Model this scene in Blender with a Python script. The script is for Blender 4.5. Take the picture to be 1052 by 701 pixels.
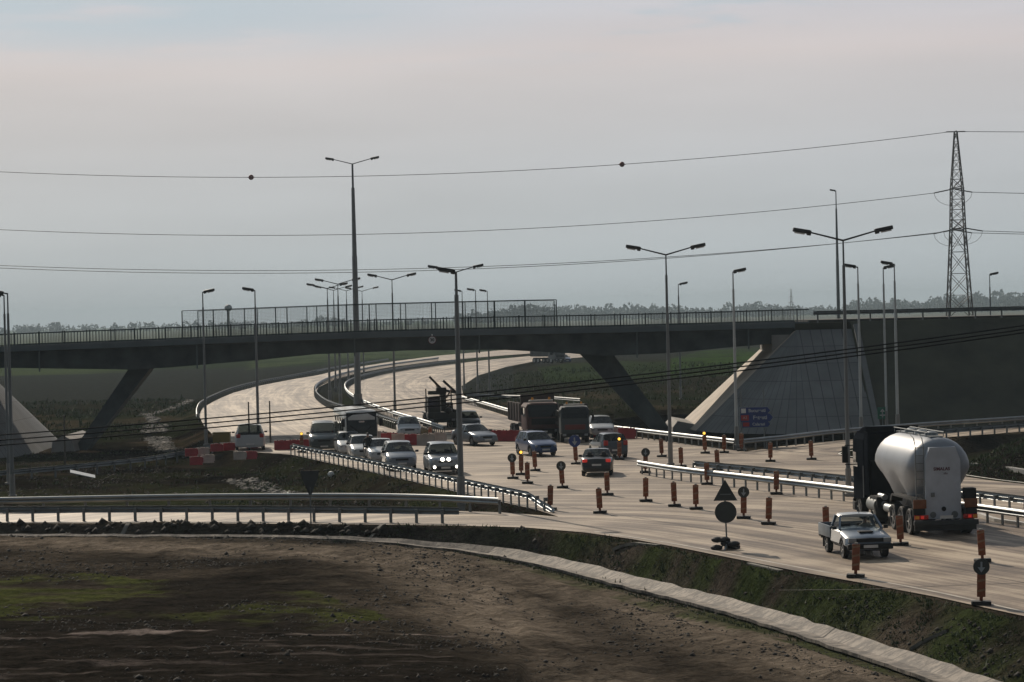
import bpy, bmesh, math, random
import numpy as np
from mathutils import Vector, Matrix, geometry
R = math.radians
random.seed(7); rng = np.random.default_rng(7)
for o in list(bpy.data.objects): bpy.data.objects.remove(o)
sc = bpy.context.scene
COL = sc.collection
# ------------------------------------------------------------------ camera
CH, FP, ROLL, PITCH = 8.8, 2800.0, R(1.35), R(0.563)
cam = bpy.data.cameras.new('camera'); camo = bpy.data.objects.new('camera', cam); COL.objects.link(camo)
cam.sensor_width = 36; cam.lens = FP/1052*36; cam.clip_start = 1; cam.clip_end = 20000
_f = Vector((0, math.cos(PITCH), -math.sin(PITCH))); _r0 = Vector((1, 0, 0)); _u0 = _r0.cross(_f)
_r = _r0*math.cos(ROLL) - _u0*math.sin(ROLL); _u = _u0*math.cos(ROLL) + _r0*math.sin(ROLL)
CM = Matrix((( _r.x, _u.x, -_f.x), (_r.y, _u.y, -_f.y), (_r.z, _u.z, -_f.z)))
camo.matrix_world = Matrix.Translation((0, 0, CH)) @ CM.to_4x4()
sc.camera = camo
sc.render.resolution_x = 1024; sc.render.resolution_y = 682
# ------------------------------------------------------------------ sun, sky, exposure
SUN_EL, SUN_AZ = R(29), R(-20)
sv = Vector((math.sin(SUN_AZ)*math.cos(SUN_EL), math.cos(SUN_AZ)*math.cos(SUN_EL), math.sin(SUN_EL)))
sl = bpy.data.lights.new('sun', 'SUN'); sl.energy = 3.9; sl.angle = R(0.6); sl.color = (1, .87, .71)
so = bpy.data.objects.new('sun', sl); COL.objects.link(so); so.rotation_euler = (-sv).to_track_quat('-Z', 'Y').to_euler()
so.location = (0, 0, 80)
w = bpy.data.worlds.new('World'); sc.world = w; w.use_nodes = True
nt = w.node_tree; N = nt.nodes; Lk = nt.links
for n in list(N): N.remove(n)
wo = N.new('ShaderNodeOutputWorld'); bg = N.new('ShaderNodeBackground'); bg.inputs[1].default_value = 0.1
sky = N.new('ShaderNodeTexSky'); sky.sky_type = 'NISHITA'; sky.sun_disc = False
sky.sun_elevation = SUN_EL; sky.sun_rotation = SUN_AZ; sky.dust_density = 3; sky.air_density = 1.2
tc = N.new('ShaderNodeTexCoord'); sp = N.new('ShaderNodeSeparateXYZ'); Lk.new(tc.outputs['Generated'], sp.inputs[0])
cr = N.new('ShaderNodeValToRGB'); Lk.new(sp.outputs[2], cr.inputs[0])
E = cr.color_ramp.elements
E[0].position = 0.0; E[0].color = (.425, .475, .505, 1); E[1].position = .118; E[1].color = (.555, .575, .635, 1)
e = E.new(.02); e.color = (.45, .50, .53, 1)
e = E.new(.055); e.color = (.495, .52, .55, 1)
e = E.new(.085); e.color = (.555, .54, .555, 1)
e = E.new(.095); e.color = (.60, .555, .56, 1)
e = E.new(.5); e.color = (.26, .28, .32, 1)
mp = N.new('ShaderNodeMapping'); mp.inputs['Scale'].default_value = (3, 3, 22); Lk.new(tc.outputs['Generated'], mp.inputs[0])
nz = N.new('ShaderNodeTexNoise'); nz.inputs['Scale'].default_value = 1.6; nz.inputs['Detail'].default_value = 4
Lk.new(mp.outputs[0], nz.inputs[0])
mr = N.new('ShaderNodeMapRange'); Lk.new(nz.outputs[0], mr.inputs[0]); mr.inputs[1].default_value = .3; mr.inputs[2].default_value = .7
mr.inputs[3].default_value = .94; mr.inputs[4].default_value = 1.06
my = N.new('ShaderNodeMapRange'); Lk.new(sp.outputs[1], my.inputs[0]); my.inputs[1].default_value = -.8; my.inputs[2].default_value = .75; my.inputs[3].default_value = .24; my.inputs[4].default_value = 1.0; my.interpolation_type = 'SMOOTHSTEP'
vm = N.new('ShaderNodeVectorMath'); vm.operation = 'SCALE'; Lk.new(cr.outputs[0], vm.inputs[0])
m10 = N.new('ShaderNodeMath'); m10.operation = 'MULTIPLY'; Lk.new(my.outputs[0], m10.inputs[1]); Lk.new(mr.outputs[0], m10.inputs[0])
m11 = N.new('ShaderNodeMath'); m11.operation = 'MULTIPLY'; m11.inputs[1].default_value = 10; Lk.new(m10.outputs[0], m11.inputs[0])
Lk.new(m11.outputs[0], vm.inputs['Scale'])
mx = N.new('ShaderNodeMix'); mx.data_type = 'RGBA'; mx.inputs[0].default_value = .96
def _mr(src, a, b_, c=0., d=1.):
    q = N.new('ShaderNodeMapRange'); q.interpolation_type = 'SMOOTHSTEP'; Lk.new(src, q.inputs[0])
    for i_, v_ in enumerate((a, b_, c, d)): q.inputs[i_+1].default_value = v_
    return q.outputs[0]
def _mul(a, b_, op='MULTIPLY'):
    q = N.new('ShaderNodeMath'); q.operation = op; Lk.new(a, q.inputs[0])
    if isinstance(b_, float): q.inputs[1].default_value = b_
    else: Lk.new(b_, q.inputs[1])
    return q.outputs[0]
mp2 = N.new('ShaderNodeMapping'); mp2.inputs['Scale'].default_value = (9, 4, 75); mp2.inputs['Location'].default_value = (.7, 0, 2.1); Lk.new(tc.outputs['Generated'], mp2.inputs[0])
nz2 = N.new('ShaderNodeTexNoise'); nz2.inputs['Scale'].default_value = 1.3; nz2.inputs['Detail'].default_value = 5; Lk.new(mp2.outputs[0], nz2.inputs[0])
gap = _mul(_mr(sp.outputs[2], .088, .112), _mul(_mr(sp.outputs[0], .06, -.13), _mr(nz2.outputs[0], .25, .5)))
gap2 = _mul(_mr(sp.outputs[2], .085, .11), _mul(_mr(nz2.outputs[0], .54, .68), .75))
gm_ = _mul(gap, gap2, 'MAXIMUM')
mg = N.new('ShaderNodeMix'); mg.data_type = 'RGBA'; Lk.new(gm_, mg.inputs[0]); Lk.new(vm.outputs[0], mg.inputs[6])
vb = N.new('ShaderNodeVectorMath'); vb.operation = 'SCALE'; vb.inputs[0].default_value = (.455, .54, .61); Lk.new(_mul(my.outputs[0], 10.), vb.inputs['Scale']); Lk.new(vb.outputs[0], mg.inputs[7])
Lk.new(sky.outputs[0], mx.inputs[6]); Lk.new(mg.outputs[2], mx.inputs[7])
Lk.new(mx.outputs[2], bg.inputs[0]); Lk.new(bg.outputs[0], wo.inputs[0])
sc.view_settings.view_transform = 'Standard'; sc.view_settings.look = 'None'; sc.view_settings.gamma = 1
sc.view_settings.exposure = 0.0
sc.render.engine = 'CYCLES'

# ------------------------------------------------------------------ pixel -> place
def ray(px, py):
    return (CM @ Vector((px-526, -(py-350.5), -FP))).normalized()
def G(px, py, z=0.0):
    d = ray(px, py); t = (z-CH)/d.z
    return Vector((d.x*t, d.y*t, z))
def PY(px, py, Y):
    d = ray(px, py); t = Y/d.y
    return Vector((d.x*t, Y, CH+d.z*t))
def PX2(p):      # world -> px (checks only)
    v = CM.transposed() @ (Vector(p)-Vector((0, 0, CH)))
    return 526+FP*v.x/-v.z, 350.5-FP*v.y/-v.z

# ------------------------------------------------------------------ materials
MATS = {}
def mat(name, col, rough=.6, metal=0, var=.12, vscale=3.0, bump=0, bscale=20, emit=0, coat=0, spec=None):
    if name in MATS: return MATS[name]
    m = bpy.data.materials.new(name); m.use_nodes = True; t = m.node_tree; b = t.nodes['Principled BSDF']
    b.inputs['Roughness'].default_value = rough; b.inputs['Metallic'].default_value = metal
    if spec is not None: b.inputs['Specular IOR Level'].default_value = spec
    if coat: b.inputs['Coat Weight'].default_value = coat; b.inputs['Coat Roughness'].default_value = .08
    c = t.nodes.new('ShaderNodeTexCoord')
    n = t.nodes.new('ShaderNodeTexNoise'); n.inputs['Scale'].default_value = vscale; n.inputs['Detail'].default_value = 6
    t.links.new(c.outputs['Object'], n.inputs[0])
    r = t.nodes.new('ShaderNodeMapRange'); r.inputs[1].default_value = .3; r.inputs[2].default_value = .7
    r.inputs[3].default_value = 1-var; r.inputs[4].default_value = 1+var; t.links.new(n.outputs[0], r.inputs[0])
    v = t.nodes.new('ShaderNodeVectorMath'); v.operation = 'SCALE'; v.inputs[0].default_value = col[:3]
    t.links.new(r.outputs[0], v.inputs['Scale']); t.links.new(v.outputs[0], b.inputs['Base Color'])
    if bump:
        n2 = t.nodes.new('ShaderNodeTexNoise'); n2.inputs['Scale'].default_value = bscale; n2.inputs['Detail'].default_value = 8
        t.links.new(c.outputs['Object'], n2.inputs[0])
        bp = t.nodes.new('ShaderNodeBump'); bp.inputs['Strength'].default_value = bump; bp.inputs['Distance'].default_value = .05
        t.links.new(n2.outputs[0], bp.inputs['Height']); t.links.new(bp.outputs[0], b.inputs['Normal'])
    if emit: b.inputs['Emission Color'].default_value = (*col[:3], 1); b.inputs['Emission Strength'].default_value = emit
    MATS[name] = m; return m
def glassmat(name, tint, tr):
    if name in MATS: return MATS[name]
    m = bpy.data.materials.new(name); m.use_nodes = True; t = m.node_tree; b = t.nodes['Principled BSDF']
    b.inputs['Base Color'].default_value = (.012, .016, .018, 1); b.inputs['Roughness'].default_value = .06
    tp = t.nodes.new('ShaderNodeBsdfTransparent'); tp.inputs[0].default_value = (*tint, 1)
    mxs = t.nodes.new('ShaderNodeMixShader'); mxs.inputs[0].default_value = tr
    t.links.new(b.outputs[0], mxs.inputs[1]); t.links.new(tp.outputs[0], mxs.inputs[2])
    t.links.new(mxs.outputs[0], t.nodes['Material Output'].inputs[0]); MATS[name] = m; return m

galv = mat('galvanised', (.24, .26, .27), .48, .6, .12, 1.5)
galv_dull = mat('galvanised_dull', (.16, .175, .18), .62, .2, .15, 2)
polem = mat('pole_steel', (.19, .20, .205), .5, .45, .12, 1)
rustpost = mat('post_steel', (.10, .085, .07), .7, .3, .2, 5)
polepale = mat('pole_pale', (.46, .48, .48), .6, 0, .12, 1)
lamp_dark = mat('lamp_housing', (.045, .047, .05), .5, .2)
lens = mat('lamp_lens', (.72, .74, .74), .25)
black = mat('black_rubber', (.018, .018, .019), .8, 0, .2, 8)
trim = mat('black_plastic', (.018, .019, .021), .6, spec=.2)
chrome = mat('chrome', (.55, .56, .57), .18, 1)
rimm = mat('wheel_rim', (.32, .33, .34), .35, .8)
glass = glassmat('car_glass', (.55, .62, .62), .42)
darkglass = glassmat('dark_glass', (.3, .33, .35), .12)
redlens = mat('red_lens', (.42, .02, .015), .25)
redlit = mat('red_lens_lit', (.6, .03, .02), .3, emit=.35)
amber = mat('amber_lens', (.75, .30, .03), .3)
amberlit = mat('amber_lit', (1, .55, .08), .3, emit=1.6)
headlens = mat('headlight_lens', (.26, .28, .30), .4, 0, spec=.3)
headlit = mat('headlight_lit', (1, .93, .8), .3, emit=7)
plate = mat('number_plate', (.6, .6, .58), .5)
seatm = mat('seat_cloth', (.03, .03, .033), .9)
conc = mat('concrete', (.27, .26, .245), .85, 0, .18, .8, .25, 6)
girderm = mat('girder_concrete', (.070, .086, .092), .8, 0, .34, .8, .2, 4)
railm = mat('railing_paint', (.035, .055, .06), .55, .2)
signback = mat('sign_back', (.055, .06, .06), .6, .3)
white = mat('white_paint', (.74, .74, .72), .45)
orange = mat('delineator_red', (.23, .062, .022), .5, 0, .25, 9)
delwhite = mat('delineator_white', (.27, .15, .08), .5, 0, .25, 9)
bluesign = mat('sign_blue', (.018, .045, .20), .45)
redsign = mat('sign_red', (.40, .03, .03), .45)
barred = mat('barrier_red', (.34, .018, .026), .45, 0, .2, 2)
barwhite = mat('barrier_white', (.42, .36, .31), .5, 0, .18, 2)
cablem = mat('cable_black', (.02, .02, .02), .7)

# ------------------------------------------------------------------ mesh builder
class MB:
    def __init__(s): s.v = []; s.f = []
    def add(s, vs, fs):
        k = len(s.v); s.v += [tuple(p) for p in vs]; s.f += [tuple(i+k for i in f) for f in fs]; return s
    def box(s, c, d, rz=0, ry=0, rx=0, taper=1, b=0):
        hx, hy, hz = d[0]/2, d[1]/2, d[2]/2
        M = Matrix.Rotation(rz, 3, 'Z') @ Matrix.Rotation(ry, 3, 'Y') @ Matrix.Rotation(rx, 3, 'X')
        if b:
            bm = bmesh.new(); bmesh.ops.create_cube(bm, size=1)
            for v in bm.verts:
                t = taper if v.co.z > 0 else 1
                v.co = Vector((v.co.x*d[0]*t, v.co.y*d[1]*t, v.co.z*d[2]))
            bmesh.ops.bevel(bm, geom=bm.edges[:], offset=b, segments=2, affect='EDGES', profile=.6)
            bm.verts.index_update()
            s.add([M@v.co+Vector(c) for v in bm.verts], [[v.index for v in f.verts] for f in bm.faces]); bm.free(); return s
        vs = []
        for z in (-1, 1):
            t = taper if z > 0 else 1
            for x, y in ((-1, -1), (1, -1), (1, 1), (-1, 1)): vs.append(M@Vector((x*hx*t, y*hy*t, z*hz))+Vector(c))
        return s.add(vs, [(3, 2, 1, 0), (4, 5, 6, 7), (0, 1, 5, 4), (1, 2, 6, 5), (2, 3, 7, 6), (3, 0, 4, 7)])
    def tube(s, a, b, r1, r2=None, n=8, cap=True):
        a, b = Vector(a), Vector(b); r2 = r1 if r2 is None else r2
        d = (b-a); L = d.length
        if L < 1e-6: return s
        q = d.to_track_quat('Z', 'Y'); vs = []
        for p, r in ((a, r1), (b, r2)):
            for i in range(n):
                t = 2*math.pi*i/n; vs.append(p+q@Vector((r*math.cos(t), r*math.sin(t), 0)))
        fs = [(i, (i+1) % n, n+(i+1) % n, n+i) for i in range(n)]
        if cap: fs += [tuple(range(n-1, -1, -1)), tuple(range(n, 2*n))]
        return s.add(vs, fs)
    def path(s, pts, r, n=6):
        for a, b in zip(pts, pts[1:]): s.tube(a, b, r, r, n, False)
        return s
    def bar(s, a, b, w=.06, h=None):
        a, b = Vector(a), Vector(b); h = h or w; d = b-a; q = d.to_track_quat('Z', 'Y'); vs = []
        for p in (a, b):
            for x, y in ((-w, -h), (w, -h), (w, h), (-w, h)): vs.append(p+q@Vector((x/2, y/2, 0)))
        return s.add(vs, [(3, 2, 1, 0), (4, 5, 6, 7), (0, 1, 5, 4), (1, 2, 6, 5), (2, 3, 7, 6), (3, 0, 4, 7)])
    def prism(s, poly, y0, y1, axis='y'):      # poly in (a,b); extruded
        n = len(poly)
        def P(a, b, t): return (a, t, b) if axis == 'y' else ((t, a, b) if axis == 'x' else (a, b, t))
        vs = [P(a, b, y0) for a, b in poly]+[P(a, b, y1) for a, b in poly]
        return s.add(vs, [tuple(range(n)), tuple(range(2*n-1, n-1, -1))]+[(i, n+i, n+(i+1) % n, (i+1) % n) for i in range(n)])
    def ball(s, c, r, n=10, sc_=(1, 1, 1)):
        m = n//2; vs = []; fs = []
        for j in range(m+1):
            th = math.pi*j/m
            for i in range(n):
                ph = 2*math.pi*i/n
                vs.append((c[0]+r*sc_[0]*math.sin(th)*math.cos(ph), c[1]+r*sc_[1]*math.sin(th)*math.sin(ph), c[2]+r*sc_[2]*math.cos(th)))
        for j in range(m):
            for i in range(n): fs.append((j*n+i, j*n+(i+1) % n, (j+1)*n+(i+1) % n, (j+1)*n+i))
        return s.add(vs, fs)
    def loft(s, secs, closed=True, caps=True):
        n = len(secs[0]); vs = [p for q in secs for p in q]; fs = []
        for j in range(len(secs)-1):
            for i in range(n if closed else n-1):
                a, b = j*n+i, j*n+(i+1) % n; fs.append((a, b, b+n, a+n))
        if caps and closed: fs += [tuple(range(n-1, -1, -1)), tuple(range((len(secs)-1)*n, len(secs)*n))]
        return s.add(vs, fs)
def mesh_of(name, mb, smooth=35):
    bm = bmesh.new()
    vv = [bm.verts.new(p) for p in mb.v]
    for f in mb.f:
        try: bm.faces.new([vv[i] for i in f])
        except ValueError: pass
    bmesh.ops.remove_doubles(bm, verts=bm.verts[:], dist=1e-4)
    bmesh.ops.recalc_face_normals(bm, faces=bm.faces[:])
    for f in bm.faces: f.smooth = bool(smooth)
    if smooth:
        for e_ in bm.edges:
            if len(e_.link_faces) != 2 or e_.calc_face_angle(0) > R(smooth): e_.smooth = False
    me = bpy.data.meshes.new(name); bm.to_mesh(me); bm.free(); return me
def obj(name, mb, m, parent=None, smooth=35):
    me = mb if isinstance(mb, bpy.types.Mesh) else mesh_of(name, mb, smooth)
    if not me.materials: me.materials.append(m)
    o = bpy.data.objects.new(name, me); COL.objects.link(o)
    if parent: o.parent = parent
    return o
def tag(o, label=None, cat=None, group=None, kind=None):
    if label: o['label'] = label
    if cat: o['category'] = cat
    if group: o['group'] = group
    if kind: o['kind'] = kind
    return o
def thing(name, label, cat, loc=(0, 0, 0), rz=0, group=None):
    o = bpy.data.objects.new(name, None); COL.objects.link(o); o.location = loc; o.rotation_euler = (0, 0, rz)
    o.empty_display_size = .3
    return tag(o, label, cat, group)
def copy_tree(o, parent=None):
    c = o.copy(); COL.objects.link(c); c.parent = parent
    for ch in list(o.children): copy_tree(ch, c)
    return c

# ------------------------------------------------------------------ road outline (traced on the ground plane)
NEAR = [(-140, 538), (-60, 538), (0, 537.5), (200, 537.5), (350, 538.5), (470, 540), (540, 542), (600, 547), (650, 554), (700, 563), (760, 575), (820, 587), (880, 598), (960, 613), (1052, 633), (1150, 656)]
LOWER = [(1150, 512), (1052, 497.5), (1020, 494), (940, 482), (885, 473), (866, 469), (860, 466), (866, 462), (900, 457), (950, 451), (1052, 443.5), (1150, 437)]
FARR = [(1150, 430), (1052, 438), (950, 445), (860, 453), (800, 459), (766, 464), (710, 457), (654, 449), (610, 444), (574, 441), (528, 430), (492, 418), (476, 406), (474, 397), (491, 386), (520, 377), (551, 371), (600, 367), (660, 362), (740, 356)]
MEDR = [(740, 353.5), (660, 358.5), (600, 362), (560, 364.5), (500, 370), (450, 376), (420, 380), (395, 384.5), (370, 391), (357, 398), (358, 407), (374, 418), (403, 430), (450, 445)]
MEDL = [(430, 448), (400, 440), (352, 424.5), (333, 417), (323, 407), (327, 398), (345, 389.5), (370, 383), (400, 377.5), (450, 371), (520, 365), (620, 358), (740, 349.5)]
LEFTO = [(740, 347), (620, 353), (520, 359.5), (450, 365.5), (400, 372), (350, 380), (327, 385.5), (300, 390), (266, 396.5), (240, 403.5), (222, 411), (208, 419), (204, 427), (210, 438), (222, 450), (232, 463), (298, 467), (400, 489), (480, 508), (552, 524), (574, 531), (515, 526.5), (350, 521.5), (200, 522), (0, 525), (-60, 526.5), (-140, 528)]
POLY = [G(*p) for p in NEAR+LOWER+FARR+MEDR+MEDL+LEFTO]
PA = np.array([(p.x, p.y) for p in POLY])
def seg_dist(X, Y, A, B):
    d = np.full(X.shape, 1e9)
    for a, b in zip(A, B):
        ab = b-a; L2 = (ab*ab).sum()+1e-12
        t = np.clip(((X-a[0])*ab[0]+(Y-a[1])*ab[1])/L2, 0, 1)
        d = np.minimum(d, (X-a[0]-t*ab[0])**2+(Y-a[1]-t*ab[1])**2)
    return np.sqrt(d)
def inside(X, Y, P):
    c = np.zeros(X.shape, bool); n = len(P)
    for i in range(n):
        x1, y1 = P[i]; x2, y2 = P[(i+1) % n]
        m = ((y1 > Y) != (y2 > Y)); xx = (x2-x1)*(Y-y1)/((y2-y1) if y2 != y1 else 1e-9)+x1
        c ^= m & (X < xx)
    return c
def sdf(X, Y):
    d = seg_dist(X, Y, PA, np.roll(PA, -1, 0)); return np.where(inside(X, Y, PA), -d, d)
# value noise
_perm = rng.random((257, 257))
def vnoise(X, Y):
    xi = np.floor(X).astype(int); yi = np.floor(Y).astype(int); fx = X-xi; fy = Y-yi
    fx = fx*fx*(3-2*fx); fy = fy*fy*(3-2*fy); xi &= 255; yi &= 255
    a = _perm[xi, yi]; b = _perm[xi+1, yi]; c = _perm[xi, yi+1]; d = _perm[xi+1, yi+1]
    return (a*(1-fx)+b*fx)*(1-fy)+(c*(1-fx)+d*fx)*fy-.5
def fbm(X, Y, s, o=4):
    r = 0; a = 1
    for k in range(o): r = r+a*vnoise(X/s+17.3*k, Y/s+5.1*k); s /= 2.03; a *= .5
    return r
NE = np.array([tuple(G(*p)[:2]) for p in NEAR])
_xs = np.r_[-400, NE[:, 0], NE[-1, 0]+25]; _ys = np.r_[NE[0, 1]+2, NE[:, 1], -40]
def sstep(a, b, x): t = np.clip((x-a)/(b-a), 0, 1); return t*t*(3-2*t)
def px_poly(pts, z=-.8): return np.array([tuple(G(*p, z)[:2]) for p in pts])
ARC1 = px_poly([(-60, 566), (100, 571), (300, 577), (420, 588), (490, 607), (505, 632), (560, 668), (640, 700), (760, 740)], -.9)
ARC2 = px_poly([(440, 577), (560, 592), (650, 618), (760, 652), (880, 690), (1000, 730)], -1.15)
MOUND = G(1100, 492, -.8)
def smoothpts(pts, step=1.5):      # Catmull-Rom through the traced points
    P = [Vector(p) for p in pts]; P = [P[0]*2-P[1]]+P+[P[-1]*2-P[-2]]; out = []
    for i in range(1, len(P)-2):
        n = max(1, int((P[i+1]-P[i]).length/step))
        for k in range(n):
            t = k/n; a, b_, c, d = P[i-1], P[i], P[i+1], P[i+2]
            out.append(.5*((2*b_)+(c-a)*t+(2*a-5*b_+4*c-d)*t*t+(3*b_-a-3*c+d)*t**3))
    return out+[P[-2]]
def fdepth(x): return .42+.8*sstep(-9, 5, np.asarray(x, float))
def Gd(px, py):
    z = -.8
    for _ in range(8): p = G(px, py, z); z = -float(fdepth(p.x))
    return Vector((p.x, p.y, z))
DITCH = [(-60, 551), (0, 550.5), (140, 551), (270, 551.5), (330, 553), (380, 555.5), (440, 561), (500, 568), (545, 576), (590, 586), (640, 599), (700, 613.5), (760, 629), (820, 647), (880, 667), (930, 683), (990, 704), (1060, 728)]
DP = smoothpts([Gd(*p) for p in DITCH], 1.0); DPA = np.array([(p.x, p.y) for p in DP])
def dwid(x): return .15+.33*sstep(-10, 1, np.asarray(x, float))
def terrain(X, Y, dd=None):
    d = sdf(X, Y) if dd is None else dd
    fore = Y < np.interp(X, _xs, _ys)
    depth = np.where(fore, .4+.8*sstep(-9, 5, X), .85)
    depth = np.where(Y > 230, .5, depth)
    sh = np.where(fore, .55, .5)
    slope = np.where(fore, 1/1.5, .45)
    z = -.03-np.minimum(depth, np.maximum(0, d-sh)*slope)
    rough = sstep(.2, 1.2, d)
    nf = (fbm(X, Y, 3.0, 4)*.10+fbm(X, Y, .8, 3)*.055)*np.where(fore & (X > -9), .45+.55*sstep(5, 8, d), 1)
    z = z+np.where(fore, nf*1.0, nf*1.2)*rough
    berm = np.exp(-((d-1.6)/1.0)**2)*sstep(3, -6, X)*fore
    z = z+berm*(.20+.55*np.maximum(0, fbm(X+40, Y, 1.1, 3)))
    # ruts in the foreground works area
    z = z+fore*sstep(5, 9, d)*(fbm(X*.25, Y*1.0, 1.0, 3)*.08+fbm(X, Y, 12, 2)*.22)
    m = (Y < 125) & (Y > 55) & (np.abs(X) < 45) & (d > 3)
    if m.any():
        for A_, wd_ in ((ARC1, 2.6), (ARC2, 3.4)):
            dt = seg_dist(X[m], Y[m], A_[:-1], A_[1:]); z[m] += fore[m]*np.exp(-(dt/wd_)**2)*(-.05*np.cos(dt*5.2)+.05*vnoise(X[m]*1.7, Y[m]*1.7))
        z[m] += fore[m]*sstep(4, 6, d[m])*(np.abs(vnoise(X[m]*2.1, Y[m]*2.1))*.16+np.abs(vnoise(X[m]*4.3+9, Y[m]*3.3))*.09)*(.35+.65*sstep(-.2, .3, fbm(X[m], Y[m], 6, 3)))
    # spoil heap in the gore
    z = z+(1-fore)*sstep(.3, 3.0, d)*2.6*np.exp(-(((X-MOUND.x)/5.0)**2+((Y-MOUND.y)/6.5)**2))*(Y < 165)*(1+.25*fbm(X, Y, 1.5, 3))
    # grassy shoulder right of the far carriageway
    z = z+(1-fore)*((X > 0) & (Y > 225) & (Y < 700))*sstep(1, 12, d)*(.9+fbm(X, Y, 14, 3)*.6)
    m = (Y < 130) & (np.abs(X) < 40)
    if m.any():
        dt = np.full(X.shape, 99.); dt[m] = seg_dist(X[m], Y[m], DPA[:-1], DPA[1:]); wd = dwid(X)
        zd = -fdepth(X)-.14; z = np.where(fore, zd+(z-zd)*sstep(wd+.15, wd+1.1, dt), z)
    z = np.where(d <= 0, -.035, z)
    return z
def T(x, y): return float(terrain(np.array([x]), np.array([y]))[0])
def Gt(px, py):
    z = -.5
    for _ in range(6): p = G(px, py, z); z = .5*z+.5*T(p.x, p.y)
    return Vector((p.x, p.y, z))

def axis(parts):
    out = []
    for a, b, s in parts: out += list(np.arange(a, b-1e-6, s))
    return np.array(out+[parts[-1][1]])
gx = np.r_[-np.array([6000, 3500, 2000, 1200, 700, 450, 300, 220, 160, 120, 95, 80, 70]), axis([(-62, -27, .8), (-27, 27, .2), (27, 62, .8)]), np.array([70, 80, 95, 120, 160, 220, 300, 450, 700, 1200, 2000, 3500, 6000])]
gy = np.r_[np.array([-400, -100, -30, 0, 20, 35, 45, 52, 58]), axis([(62, 68, 1), (68, 124, .2), (124, 260, .6), (260, 500, 2.5), (500, 800, 8)]), np.array([840, 900, 1000, 1150, 1350, 1600, 2000, 2600, 3500, 4600, 6000])]
X, Y = np.meshgrid(gx, gy); D = sdf(X, Y); Z = terrain(X, Y, D)
Z = np.where(Y > 800, -.6, Z)
# colours of the ground by what grows or lies there
def lerp(a, b, t): return a+(b-a)*t[..., None]
soil = np.array([.0140, .0118, .0094]); soil2 = np.array([.038, .031, .0235]); grass = np.array([.020, .029, .009]); track = np.array([.125, .102, .079])
n1 = fbm(X, Y, 9, 5); n2 = fbm(X+90, Y, 2.2, 4); n3 = fbm(X, Y-60, 40, 4)
C = lerp(np.broadcast_to(soil, X.shape+(3,)), soil2, sstep(-.3, .4, n1+.4*n2))
fore = Y < np.interp(X, _xs, _ys)
for A, wd, k in ((ARC1, 2.5, .95), (ARC2, 3.0, .85)):
    dt = seg_dist(X, Y, A[:-1], A[1:]); C = lerp(C, track, fore*k*sstep(wd*1.5, .2, dt+n2*2.0)*(.6+.4*sstep(-.3, .3, n2)))
gp = px_poly([(-80, 600), (60, 592), (200, 604), (320, 612), (400, 632), (330, 648), (150, 648), (-80, 640)], -.6)
C = lerp(C, np.array([.034, .038, .012]), inside(X, Y, gp)*.95*sstep(-.3, .35, n1+n2*1.1+.5*fbm(X*.5, Y, .7, 3)))
pud = fore*(Y < 82)*(X < -2)*sstep(.22, .34, fbm(X*.28, Y*2.2, 1.0, 3)+.05*n1); C = lerp(C, np.array([.17, .14, .125]), pud)
C = lerp(C, soil*.9, fore*sstep(84, 79, Y+n2*2+X*.0)*.8*sstep(9, -3, X+n2*3))
C = lerp(C, grass, fore*(D > .4)*(D < 4.5)*sstep(-4, 3, X)*.75*sstep(-.4, .25, n2))
mid = (~fore) & (Y < 235)
C = lerp(C, grass*.95, mid*.65*sstep(-.15, .35, n1+n2*.5))
far = Y >= 228
fgreen = np.array([.042, .064, .024]); fgrey = np.array([.048, .052, .048])
t = sstep(228, 245, Y)
C = lerp(C, np.array([.034, .033, .022]), t*.85)
C = lerp(C, np.array([.026, .036, .016]), t*.6*sstep(-.1, .3, n3+n1*.6))
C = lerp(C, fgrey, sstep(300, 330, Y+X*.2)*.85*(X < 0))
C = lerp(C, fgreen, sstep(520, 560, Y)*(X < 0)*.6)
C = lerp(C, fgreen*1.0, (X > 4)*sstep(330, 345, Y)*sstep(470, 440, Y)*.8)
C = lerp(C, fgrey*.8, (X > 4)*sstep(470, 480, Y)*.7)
for pl, cc in (([(-80, 377), (60, 374), (150, 372), (150, 382), (60, 385), (-80, 387)], (.075, .10, .045)), ([(255, 372), (330, 362), (470, 358), (470, 366), (330, 371.5), (255, 380)], (.08, .105, .05)), ([(690, 372), (720, 366), (800, 360), (800, 374), (720, 385), (690, 392)], (.045, .085, .02))):
    C = lerp(C, np.array(cc)*1.1, inside(X, Y, px_poly(pl, -.5))*sstep(-.5, .1, n1)*.9)
C = lerp(C, np.array([.085, .066, .045]), (Y > 175)*(Y < 290)*sstep(.0, .35, fbm(X*.5+7, Y*.35, 3.5, 4))*.75)
strips = np.sin(Y*.011+X*.001+1.0)*.5+.5
C = lerp(C, np.array([.09, .12, .06])*.9+.0*C, sstep(700, 800, Y)*.8*strips)
C = lerp(C, np.array([.10, .10, .075]), sstep(900, 1000, Y)*.7*(1-strips))
ny, nx = X.shape
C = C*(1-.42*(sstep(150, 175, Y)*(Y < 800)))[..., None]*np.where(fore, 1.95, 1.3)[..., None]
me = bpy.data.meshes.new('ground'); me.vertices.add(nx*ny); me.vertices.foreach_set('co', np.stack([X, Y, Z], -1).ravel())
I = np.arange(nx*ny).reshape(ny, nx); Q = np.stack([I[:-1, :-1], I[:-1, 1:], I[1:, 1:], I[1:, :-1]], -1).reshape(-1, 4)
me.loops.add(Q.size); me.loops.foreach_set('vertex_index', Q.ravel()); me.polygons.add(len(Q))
me.polygons.foreach_set('loop_start', np.arange(0, Q.size, 4)); me.polygons.foreach_set('loop_total', np.full(len(Q), 4)); me.update(calc_edges=True)
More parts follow.
